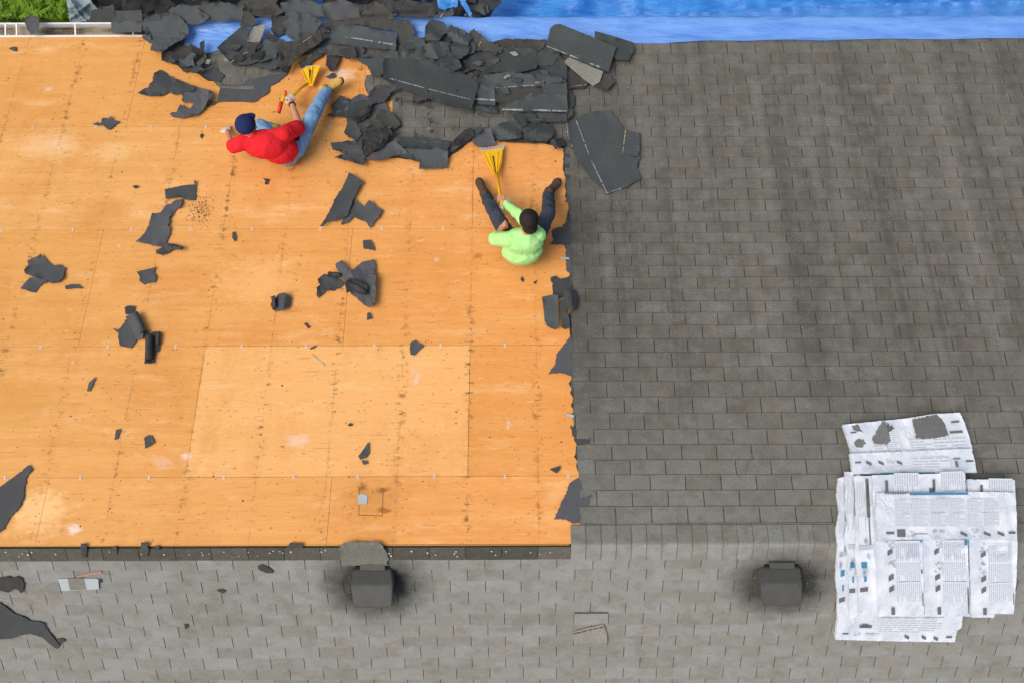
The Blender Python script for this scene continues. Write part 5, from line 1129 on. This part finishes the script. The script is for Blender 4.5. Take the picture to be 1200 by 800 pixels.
for a, b, c_ in ((hL, kL, aL), (hR, kR, aR)): capsule(bm, a, b, .075, .052); capsule(bm, b, c_, .05, .034)
wl, wr = haL + (elL - haL).normalized() * .03, haR + (elR - haR).normalized() * .03
hand(bm, haL, grip_dir, elL - haL, 1); hand(bm, haR, grip_dir, elR - haR, -1)
body = fuse('body', bm, 'skin', pa, .0055, 3)
eyes(pa, hd, f, r, u)
bm = bmesh.new(); ell(bm, hd + u * .035 - f * .02, (f, r, u), (.098, .088, .094)); ell(bm, hd - f * .05 - u * .03, (f, r, u), (.055, .07, .07)); fuse('hair', bm, 'hair', pa, .006, 2, .006, 40)
ax = (Vector((1, 0, 0)), Vector((0, math.cos(A), -math.sin(A))), N1)
bm = bmesh.new(); ell(bm, belly - Vector((0, .02, 0)), ax, (.19, .14, .15)); ell(bm, chest, ax, (.19, .12, .15)); ell(bm, J(612, 290, .17), ax, (.175, .13, .15)); ell(bm, J(612, 289, .3), ax, (.185, .135, .16)); capsule(bm, shL, shR, .078, .078); capsule(bm, (shL + shR) / 2, nk - UPV * .02, .10, .062)
capsule(bm, shL, elL, .072, .062); capsule(bm, elL, elL.lerp(haL, .1), .062, .058); capsule(bm, shR, elR, .072, .058); capsule(bm, elR, elR.lerp(haR, .72), .056, .04)
fuse('shirt', bm, 'lime', pa, .007, 4, .015, 13)
bm = bmesh.new(); ell(bm, pel, ax, (.18, .14, .11))
for a, b, c_ in ((hL, kL, aL), (hR, kR, aR)): capsule(bm, a, b, .088, .066); capsule(bm, b, a.lerp(b, 1) + (c_ - b) * .93, .066, .056)
fuse('trousers', bm, 'trouser', pa, .007, 3, .016, 19)
boot(pa, aL, tL, 'boot_brown', UPV); boot(pa, aR, tR, 'boot_brown', UPV)
# ---- its shovel
t_ = empty('shovel', J(584, 205, .1)); tag(t_, 'yellow roofing shovel with a toothed blade held by the person in lime', 'shovel')
mb = MB(); mb.tube([J(582, 203, .085), J(585, 222, .17), haR, haL.lerp(haR, .35)], .0155, 12); mb.build('handle', 'yellow', t_, smooth=True)
mb = MB(); mb.tube([haL.lerp(haR, .4), haL, haL + (haL - haR).normalized() * .05], .019, 12); mb.build('grip', 'redgrip', t_, smooth=True)
mb = MB(); q1 = haL.lerp(haR, .56); q2 = haL.lerp(haR, .72); mb.tube([q1, q2], .0175, 12); mb.build('handle_label', 'glove', t_, smooth=True)
hh = tool_blade(t_, [(563, 176.5), (590, 173.5), (588, 190), (583.5, 206), (578.5, 206), (571, 192)], .055, .09, 175, 206, 0)
mb = MB()
for (x1, y1, x2, y2) in ((565, 178, 579, 205), (589, 175, 583, 205), (572, 178, 580, 204), (583.5, 177, 582, 204)): mb.tube([J(x1, y1, hh(x1, y1) + .004), J(x2, y2, hh(x2, y2) + .006)], .005, 6)
mb.build('rib', 'yellow', t_)
V = [J(x, y, hh(x, y) + .002) for x, y in ((576.8, 183), (579, 183), (581.5, 203), (580.5, 203))]; mesh('slot', V, [(0, 1, 2, 3)], 'boot_brown', t_)
for i in range(9):
    x = 563.5 + i * 3.25; mb = MB(); y = 176.8 - i * .37; mb.box(J(x - 1, y, .055), J(x + 1, y, .055) - J(x - 1, y, .055), J(x, y - 3.2, .05) - J(x, y, .055), N1 * .004); mb.build('tooth', 'steel', t_)
mb = MB(); mb.tube([J(562.5, 177.3, .055), J(590.5, 174, .055)], .008, 6); mb.build('steel_edge', 'steel', t_)
# ---- worker in the red shirt
pb = empty('person', J(325, 175, .0)); tag(pb, 'person in red shirt, jeans and navy cap sitting sideways with one leg out', 'person')
pel = J(336, 178, .13); belly = J(329, 176, .24); chest = J(315, 170, .35); nk = J(299, 161, .44); hd = J(290, 149, .51)
shL = J(284, 168, .38); shR = J(333, 158, .42); elL = J(272, 172, .22); elR = J(351, 148, .32); haL = J(266, 153, .05); haR = J(340, 116, .17)
hR, kR, aR, tR = J(346, 176, .14), J(365, 139, .22), J(384, 104, .08), J(394, 97, .15)
hL, kL, aL, tL = J(328, 170, .13), J(305, 148, .15), J(328, 154, .07), J(341, 160, .07)
fwd = Vector((-.1, .8, -.58)); UPV2 = Vector((-.12, .12, 1)).normalized()
gripd = (J(331, 118, .16) - J(360, 99, .06)).normalized()
bm = bmesh.new(); f, r, u = head(bm, hd, fwd, UPV2)
capsule(bm, nk, hd - u * .05, .056, .053); capsule(bm, pel, chest, .13, .12); capsule(bm, chest, nk, .12, .06); capsule(bm, shL, shR, .06, .06)
for a, b, c_ in ((shL, elL, haL), (shR, elR, haR)): capsule(bm, a, b, .048, .039); capsule(bm, b, b.lerp(c_, .93), .041, .027)
for a, b, c_ in ((hL, kL, aL), (hR, kR, aR)): capsule(bm, a, b, .075, .052); capsule(bm, b, c_, .05, .034)
body = fuse('body', bm, 'skin', pb, .0055, 3); eyes(pb, hd, f, r, u)
bm = bmesh.new(); hand(bm, haR, gripd, elR - haR, 1, .0105); fuse('glove', bm, 'glove', pb, .004, 2)
bm = bmesh.new(); dh = (haL - elL).normalized(); s_ = dh.cross(N1).normalized(); up_ = s_.cross(dh) * -1
ell(bm, haL, (dh, s_, N1), (.048, .042, .02))
for i in range(4):
    b0 = haL + dh * .035 + s_ * (i - 1.5) * .021; b1 = b0 + dh * (.03, .036, .034, .026)[i] + s_ * (i - 1.5) * .004; b2 = b1 + dh * .018 - N1 * .016
    capsule(bm, b0, b1, .0105, .0098); capsule(bm, b1, b2, .0098, .0088)
capsule(bm, haL - s_ * .035 - dh * .01, haL - s_ * .06 + dh * .025, .012, .010)
fuse('glove', bm, 'glove', pb, .004, 2)
bm = bmesh.new(); ell(bm, hd + u * .045 - f * .012, (f, r, u), (.112, .100, .088)); cap = fuse('cap', bm, 'navy', pb, .006, 2, .002, 20)
bm = bmesh.new(); ell(bm, hd + u * .012 + f * .115, (f, r, u), (.075, .082, .008)); fuse('brim', bm, 'navy', cap, .004, 1)
bm = bmesh.new(); ell(bm, hd + u * .133 - f * .012, (f, r, u), (.009, .009, .006)); fuse('button', bm, 'navy', cap, .003, 1)
mb = MB(); c0 = haR.lerp(elR, .24); mb.tube([c0 - (elR - haR).normalized() * .012, c0 + (elR - haR).normalized() * .012], .037, 14); mb.build('wristwatch', 'black', pb, smooth=True)
axr = ((J(340, 168, .3) - J(290, 176, .3)).normalized(), ) ; axr = (axr[0], N1.cross(axr[0]), N1)
bm = bmesh.new(); ell(bm, chest, axr, (.2, .13, .15)); ell(bm, belly, axr, (.17, .135, .145)); ell(bm, pel + (pel - chest) * .02, axr, (.13, .145, .12)); capsule(bm, shL, shR, .082, .08); capsule(bm, (shL + shR) / 2, nk, .1, .064)
capsule(bm, J(300, 168, .34), J(330, 176, .24), .13, .13)
capsule(bm, shL, shL.lerp(elL, .9), .076, .07); capsule(bm, shR, shR.lerp(elR, .85), .082, .078)
fuse('shirt', bm, 'red', pb, .007, 4, .013, 12)
bm = bmesh.new(); ell(bm, pel, axr, (.14, .15, .12))
for a, b, c_ in ((hL, kL, aL), (hR, kR, aR)): capsule(bm, a, b, .094, .072); capsule(bm, b, b + (c_ - b) * .9, .072, .06)
fuse('jeans', bm, 'jeans', pb, .007, 3, .015, 19)
bm = bmesh.new(); capsule(bm, aR.lerp(kR, .1), aR, .045, .045); fuse('sock', bm, 'sock', pb, .006, 2)
boot(pb, aR, tR, 'boot_tan', Vector((.6, .2, 1))); boot(pb, aL, tL, 'boot_tan', Vector((0, 0, 1)))
mb = MB(); mb.box(J(345, 165, .30), Vector((.05, 0, 0)), Vector((0, .04, -.02)), Vector((0, 0, .02))); mb.build('belt_pouch', 'black', pb)
t_ = empty('shovel', J(361, 98, .08)); tag(t_, 'yellow roofing spade with red grip held by the person in red', 'shovel')
mb = MB(); mb.tube([J(361, 98, .05), J(352, 103.5, .1), haR, J(334, 116, .17)], .0145, 12); mb.build('handle', 'yellow', t_, smooth=True)
mb = MB(); mb.tube([J(333.5, 110, .19), J(332, 116, .18), J(330, 121, .17)], .014, 12); mb.build('grip_neck', 'yellow', t_, smooth=True)
mb = MB(); mb.tube([J(329.8, 120, .17), J(326.6, 132, .15)], .021, 12); mb.build('grip', 'redgrip', t_, smooth=True)
mb = MB(); mb.tube([J(334.5, 107, .2), J(335.5, 112, .19)], .012, 10); mb.build('grip_end', 'redgrip', t_, smooth=True)
hh = tool_blade(t_, [(353.5, 82.5), (359, 78), (367, 77), (375.5, 76.5), (373.5, 84), (366.5, 101.5), (360, 100)], .10, .05, 77, 101, 0)
mb = MB()
for (x1, y1, x2, y2) in ((354, 83, 361, 99), (361, 79, 363, 98), (366, 78, 364, 98), (375, 78, 366, 100)): mb.tube([J(x1, y1, hh(x1, y1) + .006), J(x2, y2, hh(x2, y2) + .006)], .006, 6)
mb.build('rib', 'yellow', t_)
V = [J(x, y, hh(x, y) + .003) for x, y in ((362.4, 82), (364.8, 82), (363.8, 94), (362.8, 94))]; mesh('slot', V, [(0, 1, 2, 3)], 'boot_brown', t_)
mb = MB(); mb.tube([J(353.5, 82.5, .09), J(359, 78, .1), J(375.5, 76.5, .1)], .004, 6); mb.build('steel_edge', 'steel', t_)
